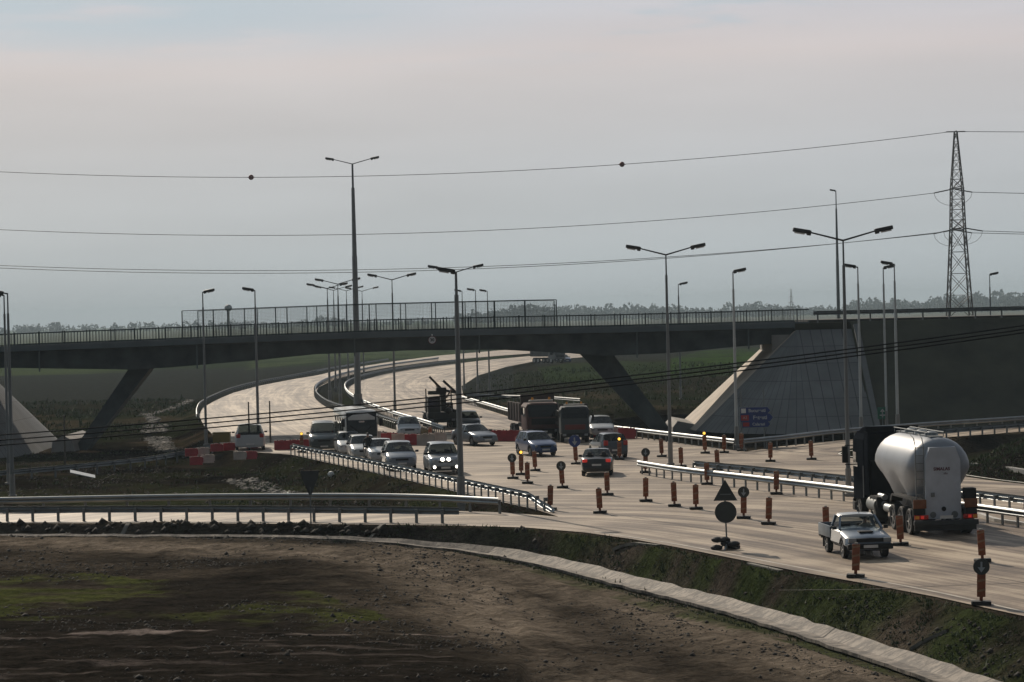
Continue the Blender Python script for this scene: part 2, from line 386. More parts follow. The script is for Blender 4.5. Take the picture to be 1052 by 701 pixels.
ca = me.color_attributes.new('ground_cover', 'FLOAT_COLOR', 'POINT'); ca.data.foreach_set('color', np.concatenate([C, np.ones(C.shape[:2]+(1,))], -1).ravel())
me.polygons.foreach_set('use_smooth', np.ones(len(Q), bool))
def attr_mat(name, attr, var, vs, rough, bump, bs, dist=.08, aniso=(1, 1, 1)):
    m = bpy.data.materials.new(name); m.use_nodes = True; t = m.node_tree; b = t.nodes['Principled BSDF']; b.inputs['Roughness'].default_value = rough
    b.inputs['Specular IOR Level'].default_value = 0
    a = t.nodes.new('ShaderNodeVertexColor'); a.layer_name = attr
    g = t.nodes.new('ShaderNodeNewGeometry')
    mpp = t.nodes.new('ShaderNodeMapping'); mpp.inputs['Scale'].default_value = aniso; t.links.new(g.outputs['Position'], mpp.inputs[0])
    n = t.nodes.new('ShaderNodeTexNoise'); n.inputs['Scale'].default_value = vs; n.inputs['Detail'].default_value = 9; n.inputs['Roughness'].default_value = .65
    t.links.new(mpp.outputs[0], n.inputs[0])
    nf = t.nodes.new('ShaderNodeTexNoise'); nf.inputs['Scale'].default_value = 9; nf.inputs['Detail'].default_value = 6; nf.inputs['Roughness'].default_value = .75; t.links.new(mpp.outputs[0], nf.inputs[0])
    ad = t.nodes.new('ShaderNodeMath'); ad.operation = 'ADD'; t.links.new(n.outputs[0], ad.inputs[0]); t.links.new(nf.outputs[0], ad.inputs[1])
    r = t.nodes.new('ShaderNodeMapRange'); r.inputs[1].default_value = .72; r.inputs[2].default_value = 1.28; r.inputs[3].default_value = 1-var; r.inputs[4].default_value = 1+var; r.clamp = False
    mxm = t.nodes.new('ShaderNodeMath'); mxm.operation = 'MAXIMUM'; mxm.inputs[1].default_value = .12
    t.links.new(ad.outputs[0], r.inputs[0]); t.links.new(r.outputs[0], mxm.inputs[0]); v = t.nodes.new('ShaderNodeVectorMath'); v.operation = 'SCALE'
    t.links.new(a.outputs[0], v.inputs[0]); t.links.new(mxm.outputs[0], v.inputs['Scale']); t.links.new(v.outputs[0], b.inputs['Base Color'])
    n2 = t.nodes.new('ShaderNodeTexNoise'); n2.inputs['Scale'].default_value = bs; n2.inputs['Detail'].default_value = 9; n2.inputs['Roughness'].default_value = .7; t.links.new(mpp.outputs[0], n2.inputs[0])
    bp = t.nodes.new('ShaderNodeBump'); bp.inputs['Strength'].default_value = bump; bp.inputs['Distance'].default_value = dist
    t.links.new(n2.outputs[0], bp.inputs['Height']); t.links.new(bp.outputs[0], b.inputs['Normal']); return m
gm = attr_mat('ground_soil', 'ground_cover', .75, 1.7, .95, 1.0, 3.0, .3, (.6, 1, 1))
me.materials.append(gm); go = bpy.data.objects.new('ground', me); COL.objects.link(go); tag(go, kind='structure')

# ------------------------------------------------------------------ road sheet
tri = geometry.tessellate_polygon([[Vector((p.x, p.y, 0)) for p in POLY]])
bm = bmesh.new(); vv = [bm.verts.new((p.x, p.y, 0)) for p in POLY]
for t3 in tri:
    try: bm.faces.new([vv[i] for i in t3])
    except ValueError: pass
for x in np.arange(-36, 40, 1.0):
    bmesh.ops.bisect_plane(bm, geom=bm.verts[:]+bm.edges[:]+bm.faces[:], plane_co=(x, 0, 0), plane_no=(1, 0, 0))
for y in np.r_[np.arange(72, 130, 1.5), np.arange(130, 260, 3), np.arange(260, 760, 10)]:
    bmesh.ops.bisect_plane(bm, geom=bm.verts[:]+bm.edges[:]+bm.faces[:], plane_co=(0, y, 0), plane_no=(0, 1, 0))
bmesh.ops.recalc_face_normals(bm, faces=bm.faces[:])
if sum(f.normal.z for f in bm.faces) < 0: bmesh.ops.reverse_faces(bm, faces=bm.faces[:])
rm = bpy.data.meshes.new('road'); bm.to_mesh(rm); bm.free()
co = np.empty(len(rm.vertices)*3); rm.vertices.foreach_get('co', co); co = co.reshape(-1, 3)
# flow coordinate = distance from the edge lines that traffic follows
flow = np.array([tuple(G(*p)[:2]) for p in NEAR[5:]]); d_near = seg_dist(co[:, 0], co[:, 1], flow[:-1], flow[1:])
medl = np.array([tuple(G(*p)[:2]) for p in MEDL]); d_ml = seg_dist(co[:, 0], co[:, 1], medl[:-1], medl[1:])
medr = np.array([tuple(G(*p)[:2]) for p in MEDR]); d_mr = seg_dist(co[:, 0], co[:, 1], medr[:-1], medr[1:])
wN = sstep(175, 140, co[:, 1]); ll = np.where(co[:, 0] < -8-(co[:, 1]-190)*.06, d_ml, d_mr+30)
lat = d_near*wN+(1-wN)*ll
at = rm.attributes.new('lateral', 'FLOAT', 'POINT'); at.data.foreach_set('value', lat)
m = bpy.data.materials.new('dusty_road'); m.use_nodes = True; t = m.node_tree; b = t.nodes['Principled BSDF']
b.inputs['Roughness'].default_value = .6; b.inputs['Specular IOR Level'].default_value = .2
an = t.nodes.new('ShaderNodeAttribute'); an.attribute_name = 'lateral'; g = t.nodes.new('ShaderNodeNewGeometry')
cmb = t.nodes.new('ShaderNodeCombineXYZ'); sx = t.nodes.new('ShaderNodeSeparateXYZ'); t.links.new(g.outputs['Position'], sx.inputs[0])
ms = t.nodes.new('ShaderNodeMath'); ms.operation = 'MULTIPLY'; ms.inputs[1].default_value = .03; t.links.new(sx.outputs[1], ms.inputs[0])
t.links.new(an.outputs['Fac'], cmb.inputs[0]); t.links.new(ms.outputs[0], cmb.inputs[1])
n1_ = t.nodes.new('ShaderNodeTexNoise'); n1_.inputs['Scale'].default_value = .8; n1_.inputs['Detail'].default_value = 6; n1_.inputs['Roughness'].default_value = .6; t.links.new(cmb.outputs[0], n1_.inputs[0])
n2_ = t.nodes.new('ShaderNodeTexNoise'); n2_.inputs['Scale'].default_value = .22; n2_.inputs['Detail'].default_value = 8; t.links.new(g.outputs['Position'], n2_.inputs[0])
n3_ = t.nodes.new('ShaderNodeTexNoise'); n3_.inputs['Scale'].default_value = 6; n3_.inputs['Detail'].default_value = 8; t.links.new(g.outputs['Position'], n3_.inputs[0])
a1 = t.nodes.new('ShaderNodeMath'); a1.operation = 'MULTIPLY_ADD'; a1.inputs[1].default_value = .55; t.links.new(n2_.outputs[0], a1.inputs[0]); n4_ = t.nodes.new('ShaderNodeTexNoise'); n4_.inputs['Scale'].default_value = 3.2; n4_.inputs['Detail'].default_value = 5; t.links.new(cmb.outputs[0], n4_.inputs[0])
a0 = t.nodes.new('ShaderNodeMath'); a0.operation = 'MULTIPLY_ADD'; a0.inputs[1].default_value = .32; t.links.new(n4_.outputs[0], a0.inputs[0]); t.links.new(n1_.outputs[0], a0.inputs[2]); t.links.new(a0.outputs[0], a1.inputs[2])
a2 = t.nodes.new('ShaderNodeMath'); a2.operation = 'MULTIPLY_ADD'; a2.inputs[1].default_value = .18; t.links.new(n3_.outputs[0], a2.inputs[0]); t.links.new(a1.outputs[0], a2.inputs[2])
rr = t.nodes.new('ShaderNodeMapRange'); rr.inputs[1].default_value = .865; rr.inputs[2].default_value = 1.185; t.links.new(a2.outputs[0], rr.inputs[0])
rp = t.nodes.new('ShaderNodeValToRGB'); t.links.new(rr.outputs[0], rp.inputs[0]); e = rp.color_ramp.elements
e[0].position = 0.0; e[0].color = (.085, .060, .042, 1); e[1].position = 1.0; e[1].color = (.46, .37, .27, 1); q = e.new(.5); q.color = (.23, .175, .126, 1)
t.links.new(rp.outputs[0], b.inputs['Base Color'])
bp = t.nodes.new('ShaderNodeBump'); bp.inputs['Strength'].default_value = .3; bp.inputs['Distance'].default_value = .02; t.links.new(n3_.outputs[0], bp.inputs['Height']); t.links.new(bp.outputs[0], b.inputs['Normal'])
rm.materials.append(m); ro = bpy.data.objects.new('road', rm); COL.objects.link(ro); tag(ro, kind='structure')
def strip(name, pts, wd, z, m, thick=0, kind='structure'):
    mb = MB(); pts = [Vector(p) for p in pts]; Ls = []; Rs = []
    for i, p in enumerate(pts):
        a = pts[max(0, i-1)]; c = pts[min(len(pts)-1, i+1)]; d = (c-a); d.z = 0; d.normalize(); n = Vector((-d.y, d.x, 0))*wd/2
        Ls.append(p+n+Vector((0, 0, z))); Rs.append(p-n+Vector((0, 0, z)))
    k = len(pts)
    if thick: 
        secs = [[Rs[i]-Vector((0, 0, thick)), Rs[i], Ls[i], Ls[i]-Vector((0, 0, thick))] for i in range(k)]; mb.loft(secs)
    else: mb.add(Rs+Ls, [(i, i+1, k+i+1, k+i) for i in range(k-1)])
    return tag(obj(name, mb, m, smooth=0), kind=kind)
paint = mat('road_paint', (.62, .58, .5), .6, 0, .3, 2)
asph = mat('asphalt_patch', (.16, .135, .11), .75, 0, .25, .6)
def res(pts, step=2.0):
    out = []
    for a, b in zip(pts, pts[1:]):
        n = max(1, int((Vector(b)-Vector(a)).length/step))
        out += [Vector(a).lerp(Vector(b), i/n) for i in range(n)]
    return out+[Vector(pts[-1])]
def smoothpts(pts, step=1.5):      # Catmull-Rom through the traced points
    P = [Vector(p) for p in pts]; P = [P[0]*2-P[1]]+P+[P[-1]*2-P[-2]]; out = []
    for i in range(1, len(P)-2):
        n = max(1, int((P[i+1]-P[i]).length/step))
        for k in range(n):
            t = k/n; a, b_, c, d = P[i-1], P[i], P[i+1], P[i+2]
            out.append(.5*((2*b_)+(c-a)*t+(2*a-5*b_+4*c-d)*t*t+(3*b_-a-3*c+d)*t**3))
    return out+[P[-2]]
nose = [G(900, 459.5), G(872, 463.5), G(862, 466), G(868, 468), G(890, 472), G(940, 480), G(1015, 491.5), G(1060, 497)]
strip('road_marking', smoothpts(nose, .6), .16, .008, paint)
strip('road_marking', smoothpts([G(610, 546), G(700, 560), G(820, 583), G(960, 608), G(1120, 645)], 2), .13, .008, mat('worn_paint', (.42, .37, .30), .6, 0, .35, 1))
strip('crack_and_shadow_line', smoothpts([G(800, 606.5), G(880, 606), G(960, 602.5), G(1052, 599)], 2), .07, .006, mat('crack_shadow_fill', (.03, .025, .02), .8))
strip('crack_and_shadow_line', smoothpts([G(560, 517), G(660, 533), G(760, 549), G(900, 572), G(1060, 600)], 2), .05, .006, MATS['crack_shadow_fill'])
strip('crack_and_shadow_line', [G(222, 447), G(330, 446.5)], .12, .006, MATS['crack_shadow_fill'])  # dark line painted where the bridge shadow crosses the left carriageway
strip('kerb', smoothpts([G(1000, 478), G(1030, 481), G(1052, 484.5), G(1120, 494)], 1), .3, .12, conc, .25)
strip('kerb', smoothpts([G(1006, 530), G(1024, 536), G(1052, 540), G(1120, 551)], 1), .22, .13, mat('pale_kerb', (.5, .48, .44), .6), .2)

# ------------------------------------------------------------------ lined ditch
dp = DP; secs = []
for i, p in enumerate(dp):
    a = dp[max(0, i-1)]; c = dp[min(len(dp)-1, i+1)]; d = (c-a); d.z = 0; d.normalize(); n = Vector((-d.y, d.x, 0)); s_ = float(dwid(p.x))
    s_ *= 1+.08*math.sin(i*1.7)*math.sin(i*.53); prof = [p+n*(u*s_)+Vector((0, 0, v*s_+.02*math.sin(i*2.9))) for u, v in [(-1.0, .06), (-.45, -.05), (.2, -.02), (1.15, .46)]]
    secs.append(prof+[q-Vector((0, 0, .10)) for q in reversed(prof)])
mb = MB().loft(secs)
dm = bpy.data.materials.new('ditch_slabs'); dm.use_nodes = True; t = dm.node_tree; b = t.nodes['Principled BSDF']; b.inputs['Roughness'].default_value = .8
g = t.nodes.new('ShaderNodeNewGeometry'); sx = t.nodes.new('ShaderNodeSeparateXYZ'); t.links.new(g.outputs['Position'], sx.inputs[0])
wv = t.nodes.new('ShaderNodeMath'); wv.operation = 'FRACT'; t.links.new(sx.outputs[1], wv.inputs[0])
lt = t.nodes.new('ShaderNodeMath'); lt.operation = 'LESS_THAN'; lt.inputs[1].default_value = .09; t.links.new(wv.outputs[0], lt.inputs[0])
n = t.nodes.new('ShaderNodeTexNoise'); n.inputs['Scale'].default_value = 2.2; n.inputs['Detail'].default_value = 9; n.inputs['Roughness'].default_value = .7; t.links.new(g.outputs['Position'], n.inputs[0])
rp = t.nodes.new('ShaderNodeValToRGB'); t.links.new(n.outputs[0], rp.inputs[0]); rp.color_ramp.elements[0].position = .42; rp.color_ramp.elements[0].color = (.045, .036, .028, 1); rp.color_ramp.elements[1].position = .58; rp.color_ramp.elements[1].color = (.23, .19, .15, 1)
mxx = t.nodes.new('ShaderNodeMix'); mxx.data_type = 'RGBA'; t.links.new(lt.outputs[0], mxx.inputs[0]); t.links.new(rp.outputs[0], mxx.inputs[6]); mxx.inputs[7].default_value = (.07, .055, .04, 1)
t.links.new(mxx.outputs[2], b.inputs['Base Color'])
tag(obj('ditch_channel', mb, dm, smooth=0), kind='structure')
for a, b_ in (((632, 580), (690, 563)), ((770, 606), (812, 590)), ((936, 668), (985, 641)), ((371, 556), (402, 542)), ((108, 549), (140, 538.5))):
    p, q = Gt(*a), Gt(*b_); q = p.lerp(q, .78); pts = [p.lerp(q, k/8) for k in range(9)]; pts = [Vector((v.x, v.y, T(v.x, v.y))) for v in pts]
    strip('slope_gutter', pts, .2, .05, mat('gutter_dirty', (.13, .12, .10), .9, 0, .4, 3), .12)
# pale rubble tracks left of the road
RUB = []
for tr_ in ([(150, 425), (158, 432), (153, 443), (160, 455), (172, 465)], [(168, 436), (166, 446), (170, 456), (176, 464)], [(150, 427), (176, 420), (196, 411)], [(236, 493), (262, 503), (300, 506)], [(255, 492), (290, 507)]):
    RUB += smoothpts([Gt(*p) for p in tr_], .25)

# ------------------------------------------------------------------ embankments and paved cones
YB0, YB1 = 207.0, 218.0
slab = bpy.data.materials.new('cone_slabs'); slab.use_nodes = True; t = slab.node_tree; b = t.nodes['Principled BSDF']; b.inputs['Roughness'].default_value = .8
uv = t.nodes.new('ShaderNodeUVMap'); br = t.nodes.new('ShaderNodeTexBrick'); br.offset = 0; br.inputs['Scale'].default_value = 1; br.inputs['Mortar Size'].default_value = .035
br.inputs['Brick Width'].default_value = .8; br.inputs['Row Height'].default_value = 2.2; br.inputs['Color1'].default_value = (.125, .13, .13, 1); br.inputs['Color2'].default_value = (.10, .105, .105, 1); br.inputs['Mortar'].default_value = (.04, .04, .04, 1)
t.links.new(uv.outputs[0], br.inputs[0])
n = t.nodes.new('ShaderNodeTexNoise'); n.inputs['Scale'].default_value = .35; n.inputs['Detail'].default_value = 8; g = t.nodes.new('ShaderNodeNewGeometry'); t.links.new(g.outputs['Position'], n.inputs[0])
r = t.nodes.new('ShaderNodeMapRange'); r.inputs[1].default_value = .3; r.inputs[2].default_value = .7; r.inputs[3].default_value = .7; r.inputs[4].default_value = 1.2; t.links.new(n.outputs[0], r.inputs[0])
v = t.nodes.new('ShaderNodeVectorMath'); v.operation = 'SCALE'; t.links.new(br.outputs[0], v.inputs[0]); t.links.new(r.outputs[0], v.inputs['Scale']); t.links.new(v.outputs[0], b.inputs['Base Color'])
def cone(sgn, xa, ztop, run_x, run_y, zb):
    # sgn=+1: embankment lies to +x of xa, paving falls towards -x
    angs = []
    K = 14; pts = []
    for k in range(K+1):
        a = math.pi/2*k/K; pts.append((-sgn*math.cos(math.pi/2-a)*0-0, 0))
    outline = []        # (inner point, outer point, arc length)
    s_ = 0; prev = None
    seq = [('e', None)]
    def put(ix, iy, ox, oy):
        nonlocal s_, prev
        if prev: s_ += math.hypot(ox-prev[0], oy-prev[1])
        prev = (ox, oy); outline.append((ix, iy, ox, oy, s_))
    for k in range(4): put(xa+sgn*(4.2-1.4*k), YB0-.3, xa+sgn*(4.2-1.4*k), YB0-.3-run_y)
    for k in range(1, K+1):
        a = math.pi/2*k/K; put(xa, YB0-.3, xa-sgn*run_x*math.sin(a), YB0-.3-run_y*math.cos(a))
    for k in range(1, 6): yy = YB0-.3+(YB1-YB0+.6)*k/5; put(xa, yy, xa-sgn*run_x, yy)
    for k in range(1, K+1):
        a = math.pi/2*k/K; put(xa, YB1+.3, xa-sgn*run_x*math.cos(a), YB1+.3+run_y*math.sin(a))
    M_ = 8; bm = bmesh.new(); uvl = bm.loops.layers.uv.new('UVMap'); rows = []
    for (ix, iy, ox, oy, s0) in outline:
        rows.append([(bm.verts.new((ix+(ox-ix)*j/M_, iy+(oy-iy)*j/M_, ztop+(zb-ztop)*j/M_)), (s0, j/M_*13)) for j in range(M_+1)])
    for a_, b_ in zip(rows, rows[1:]):
        for j in range(M_):
            q = [a_[j], a_[j+1], b_[j+1], b_[j]]
            if j == 0 and a_[0][0].co == b_[0][0].co: q = q[:3]
            try: f = bm.faces.new([v_[0] for v_ in q])
            except ValueError: continue
            for lp, v_ in zip(f.loops, q): lp[uvl].uv = v_[1]; 
            f.smooth = True
    bmesh.ops.remove_doubles(bm, verts=bm.verts[:], dist=1e-3); bmesh.ops.recalc_face_normals(bm, faces=bm.faces[:])
    me = bpy.data.meshes.new('embankment_cone'); bm.to_mesh(me); bm.free(); me.materials.append(slab); me.materials.append(mat('sunlit_paving', (.42, .36, .29), .85, 0, .2, .8))
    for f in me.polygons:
        if sgn > 0 and f.center.x < xa and (f.center.y > YB0-.3 or math.atan2((xa-f.center.x)/run_x, (YB0-.3-f.center.y)/run_y) > 1.34): f.material_index = 1  # sun-facing side of the right cone: sunlight painted in as a paler colour
    o = bpy.data.objects.new('embankment_cone', me); COL.objects.link(o); return tag(o, kind='structure')
XA, XL = 21.6, -43.5
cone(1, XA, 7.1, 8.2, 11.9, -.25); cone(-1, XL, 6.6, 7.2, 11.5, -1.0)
emb = mat('embankment_soil', (.030, .031, .018), .95, 0, .45, .35, .9, 1.2)
for sgn, x0, x1, zt in ((1, XA, 420, 7.75), (-1, XL, -420, 7.1)):
    xs = np.r_[x0+sgn*4.1, x0+sgn*np.arange(5, 40, .9), x0+sgn*np.array([50, 70, 100, 150, 230, 300, 380])]; secs = []
    prof = [(YB0-13, -1.2)]+[(YB0-12.2+12.2*k/9, -.5+(zt+.4)*k/9) for k in range(10)]+[(YB1, zt-.12)]+[(YB1+12*k/5, zt-.1-(zt+.9)*k/5) for k in range(1, 6)]
    for x in xs:
        nn = [fbm(np.array([x+300]), np.array([y*1.0+200]), 3.5, 4)[0]*.3 for y, z in prof]
        secs.append([Vector((x, y, z+(nn[i]*(.9 if 0 < i < 8 else (.25 if i < 10 else .05))))) for i, (y, z) in enumerate(prof)])
    tag(obj('embankment', MB().loft(secs, closed=False), emb, smooth=24), kind='structure')
    strip('road', [Vector((x0+sgn*(1 if k == 0 else 0)+sgn*k*40, (YB0+YB1)/2, zt+.02)) for k in range(10)], 9.2, .06, mat('overpass_asphalt', (.04, .04, .038), .8), .3)
for x_, zt in ((XA+2.1, 7.6), (XL-2.1, 7.0)): tag(obj('embankment', MB().box((x_, (YB0+YB1)/2, zt/2-.5), (4.4, YB1-YB0+.2, zt+1)), emb, None, 0), kind='structure')
# concrete edge step running down the right cone
mb = MB(); mb.prism([(0, 0), (.4, 0), (.4, .2), (0, .2)], 0, 13.6, 'y')
o = obj('stair_ramp', mb, mat('stair_concrete', (.10, .105, .105), .85)); o.location = (XA+4.25, YB0-12.0, -.25); o.rotation_euler = (math.atan2(8.0, 12.0), 0, 0); tag(o, 'pale concrete strip running down the slope beside the paved cone', 'slope stair')

# ------------------------------------------------------------------ bridge
bridge = thing('road_bridge', 'wide concrete road bridge with slanted legs crossing over the motorway', 'bridge', (0, 0, 0))
tops = [(-46, 6.95), (-38.9, 7.2), (-30, 7.33), (-20, 7.5), (-11, 7.62), (0, 7.62), (8, 7.58), (15, 7.6), (22.6, 7.65)]
bots = [(-46, 5.5), (-38.9, 5.62), (-29, 5.25), (-26.5, 5.33), (-19.5, 5.75), (-15, 6.1), (-8, 6.22), (-1, 6.12), (4, 5.75), (7, 5.45), (12, 5.55), (17, 5.9), (22.6, 6.25)]
tx = np.array(tops); bx_ = np.array(bots)
def ztop(x): return float(np.interp(x, tx[:, 0], tx[:, 1]))
def zbot(x): return float(np.interp(x, bx_[:, 0], bx_[:, 1]))
xs = sorted(set(list(tx[:, 0])+list(bx_[:, 0])+list(np.arange(-45, 22, 2.0))))
sec = []
for x in xs:
    zt_, zb_ = ztop(x), zbot(x); y0, y1 = YB0, YB1
    sec.append([(x, y0+1.1, zb_), (x, y0+.75, zt_-.45), (x, y0+.05, zt_-.3), (x, y0+.05, zt_-.04), (x, y1-.05, zt_-.04), (x, y1-.05, zt_-.3), (x, y1-.75, zt_-.45), (x, y1-1.1, zb_)])
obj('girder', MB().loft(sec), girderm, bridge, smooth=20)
for yy in (YB0, YB1-.45):
    sec = [[(x, yy-.03, ztop(x)-.36), (x, yy-.03, ztop(x)+.08), (x, yy+.48, ztop(x)+.08), (x, yy+.48, ztop(x)-.36)] for x in xs]
    obj('parapet_kerb', MB().loft(sec), mat('kerb_concrete', (.115, .14, .15), .8, 0, .15, .6), bridge, smooth=0)
sec = [[(x, YB0+.6, ztop(x)-.03), (x, YB0+.6, ztop(x)+.02), (x, YB1-.6, ztop(x)+.02), (x, YB1-.6, ztop(x)-.03)] for x in xs]
obj('deck_asphalt', MB().loft(sec), MATS['overpass_asphalt'], bridge, smooth=0)
def leg(xt0, xt1, zt_, xb0, xb1, zb_, y0, y1):
    mb = MB(); mb.prism([(xb0, zb_), (xb1, zb_), (xt1, zt_), (xt0, zt_)], y0, y1, 'y'); return mb
for y0 in (YB0+3.2,):
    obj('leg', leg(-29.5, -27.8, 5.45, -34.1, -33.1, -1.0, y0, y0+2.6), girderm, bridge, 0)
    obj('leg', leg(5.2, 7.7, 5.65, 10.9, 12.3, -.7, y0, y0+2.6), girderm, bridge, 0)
for x, s_ in ((-34.4, 1), (12.9, -1)):
    mb = MB().prism([(x-1.0, -1.6), (x+1.0, -1.6), (x+1.0-.3*s_, .0), (x+.2*s_-.2, .35), (x-1.0+.2, -.1)], YB0+.6, YB1-.6, 'y'); obj('footing', mb, conc, bridge, 0)
for x in (-36, -24, -12, -2.5, 9.5, 18): obj('drain_pipe', MB().tube((x, YB0+.42, zbot(x)-.25), (x, YB0+.42, ztop(x)-.35), .06, .06, 8), MATS['kerb_concrete'], bridge)
for x in (-42.6, 20.6): obj('abutment', MB().box((x, (YB0+YB1)/2, 5.75 if x > 0 else 5.2), (1.6, YB1-YB0-.6, 2.0)), conc, bridge)
for lab, yy in (('dark baluster railing along the near edge of the bridge deck', YB0+.1), ('dark baluster railing along the far edge of the bridge deck', YB1-.1)):
    rl = thing('bridge_railing', lab, 'railing', (0, yy, 0), group='bridge railings')
    xx = np.arange(-45.5, 22.4, .24); mb = MB()
    for x in xx: mb.box((x, 0, ztop(x)+.52), (.032, .03, .9))
    o = obj('baluster', mb, railm, rl, 0); o['kind'] = 'stuff'
    mb = MB()
    for a, b_ in zip(xs, xs[1:]):
        if a < -45.6: continue
        for h in (.14, .97): mb.bar((a, 0, ztop(a)+h), (b_, 0, ztop(b_)+h), .055)
        mb.bar((a, 0, ztop(a)+1.0), (b_, 0, ztop(b_)+1.0), .09, .05)
    obj('handrail', mb, railm, rl, 0)
    pm = mesh_of('railing_post', MB().box((0, 0, .56), (.08, .08, 1.05)), 0)
    for x in np.arange(-45.5, 22.4, 1.92): o = obj('railing_post', pm, railm, rl); o.location = (x, 0, ztop(x))
FX0, FX1 = PY(187, 340, YB0).x, PY(572, 330, YB0).x
meshm = mat('fence_wire', (.10, .11, .11), .6, .4)
for lab, yy in (('tall wire mesh screen on the near side of the bridge deck', YB0+.25), ('tall wire mesh screen on the far side of the bridge deck', YB1-.25)):
    fe = thing('mesh_fence', lab, 'fence', (0, yy, 0), group='mesh screens on the bridge')
    mb = MB(); n = 12; H = 2.15; stepx = (FX1-FX0)/n
    pm = mesh_of('fence_post', MB().box((0, 0, H/2), (.075, .075, H)), 0)
    for k in range(n+1):
        x = FX0+k*stepx; o = obj('fence_post', pm, railm, fe, 0); o.location = (x, 0, ztop(x)+.08)
    for k in range(n):
        a, b_ = FX0+k*stepx, FX0+(k+1)*stepx; mb.bar((a, 0, ztop(a)+H+.08), (b_, 0, ztop(b_)+H+.08), .05)
    obj('top_rail', mb, railm, fe, 0); mb = MB()
    for x in np.arange(FX0, FX1, .11): mb.box((x, 0, ztop(x)+.08+H/2), (.008, .008, H))
    for h in np.arange(.15, H, .11):
        for k in range(n): a, b_ = FX0+k*stepx, FX0+(k+1)*stepx; mb.bar((a, 0, ztop(a)+h+.08), (b_, 0, ztop(b_)+h+.08), .008)
    obj('wire_mesh', mb, meshm, fe, 0)

# ------------------------------------------------------------------ lettering
def text_mesh(txt, size, m, parent, name='lettering', M=None, bold=False):
    c = bpy.data.curves.new(name, 'FONT'); c.body = txt; c.size = size; c.align_x = 'CENTER'; c.align_y = 'CENTER'; c.extrude = .004
    if bold: c.offset = size*.03
    o = bpy.data.objects.new(name, c); COL.objects.link(o); dg = bpy.context.evaluated_depsgraph_get()
    me = bpy.data.meshes.new_from_object(o.evaluated_get(dg)); bpy.data.objects.remove(o); me.materials.clear()
    o = bpy.data.objects.new(name, me); COL.objects.link(o); me.materials.append(m); o.parent = parent
    if M: o.matrix_local = M
    return o
def FR(x, y, z): return Matrix.Translation((x, y, z)) @ Matrix.Rotation(math.pi/2, 4, 'X')   # reads from -y
def disc(mb, c, r, th=.02, n=24):
    return mb.prism([(c[0]+r*math.cos(2*math.pi*i/n), c[2]+r*math.sin(2*math.pi*i/n)) for i in range(n)], c[1]-th/2, c[1]+th/2, 'y')
p = PY(444, 349.5, YB0-.1)
s30 = thing('speed_sign', 'small round speed limit sign fixed to the bridge girder', 'sign', (p.x, YB0-.1, p.z))
obj('sign_plate', disc(MB(), (0, 0, 0), .33), mat('dull_red', (.12, .035, .035), .6), s30); obj('sign_face', disc(MB(), (0, -.014, 0), .27, .01), mat('sign_white', (.5, .5, .5), .5), s30)
text_mesh('30', .32, trim, s30, M=FR(0, -.022, 0), bold=True)
obj('bracket', MB().box((0, .06, .38), (.1, .1, .14)), mat('bright_bracket', (.7, .72, .72), .3, .6), s30)

# ------------------------------------------------------------------ guard rails
def guardrail(pts, label, h=.72, sp=1.33, side=1, end_down=False, beam_m=None, post_m=None, group='steel guard rails along the roads', two=False):
    P = smoothpts(pts, 1.0); root = thing('guard_rail', label, 'guard rail', P[0], 0, group); o0 = P[0]
    prof = [(.0, .0), (.045, .035), (.075, .08), (.045, .125), (.0, .155), (.045, .185), (.075, .23), (.045, .275), (.0, .31)]
    secs = []; L = len(P)
    for i, p in enumerate(P):
        a = P[max(0, i-1)]; c = P[min(L-1, i+1)]; d = (c-a); d.z = 0; d.normalize(); n = Vector((-d.y, d.x, 0))*side
        dz = 0
        if end_down and i > L-5: dz = -(i-(L-5))*.13
        base = p-o0+n*.14+Vector((0, 0, h-.31+dz))
        pr = [base+n*u+Vector((0, 0, v)) for u, v in prof]
        secs.append(pr+[q-n*.012 for q in reversed(pr)])
    obj('beam', MB().loft(secs), beam_m or galv, root, smooth=50)
    # posts
    cum = 0; pos = []; nxt = .3
    for a, b_ in zip(P, P[1:]):
        l = (b_-a).length
        while cum+l >= nxt: pos.append((a.lerp(b_, (nxt-cum)/l), (b_-a).normalized())); nxt += sp
        cum += l
    pos.sort(key=lambda q: q[0].y)
    pm = mesh_of('post', MB().box((0, 0, (h-.1)/2-.35), (.12, .06, h-.1+.7)).box((0, .09*side, h-.18), (.09, .12, .16)), 0)
    rest = MB()
    for k, (p, d) in enumerate(pos):
        rz = math.atan2(d.y, d.x)
        if k < 99:
            o = obj('post', pm, post_m or galv_dull, root, 0); o.location = p-o0; o.rotation_euler = (0, 0, rz)
        else: q = p-o0; rest.box((q.x, q.y, (h-.1)/2), (.12, .06, h-.1), rz)
    if rest.v: o = obj('post', rest, post_m or galv_dull, root, 0); o['kind'] = 'stuff'
    return root
def gp_(l): return [G(*p) for p in l]
guardrail(gp_([(-130, 537), (0, 536), (200, 535.5), (350, 536.5), (470, 538)]), 'near guard rail on the front edge of the slip road, bright road below it', .68, 1.24, 1)
guardrail(gp_([(-130, 528.5), (0, 526.5), (200, 523), (350, 522.5), (440, 524), (515, 528)]), 'guard rail on the back edge of the slip road at lower left', .72, 2.0, -1)
guardrail(gp_([(298, 467), (350, 478.5), (400, 489.5), (463, 504), (515, 516), (552, 524), (566, 527)]), 'guard rail slanting beside the waiting cars with many close posts', .72, 1.33, 1, True)
guardrail(gp_([(658, 487), (700, 494), (780, 504), (860, 514), (940, 526), (1013, 537), (1120, 553)]), 'front guard rail of the central island, bright top edge', .74, 1.33, -1)
guardrail(gp_([(710, 487.5), (780, 494.5), (860, 503.5), (940, 513), (1004, 522), (1120, 537)]), 'rear guard rail of the central island', .74, 1.33, 1)
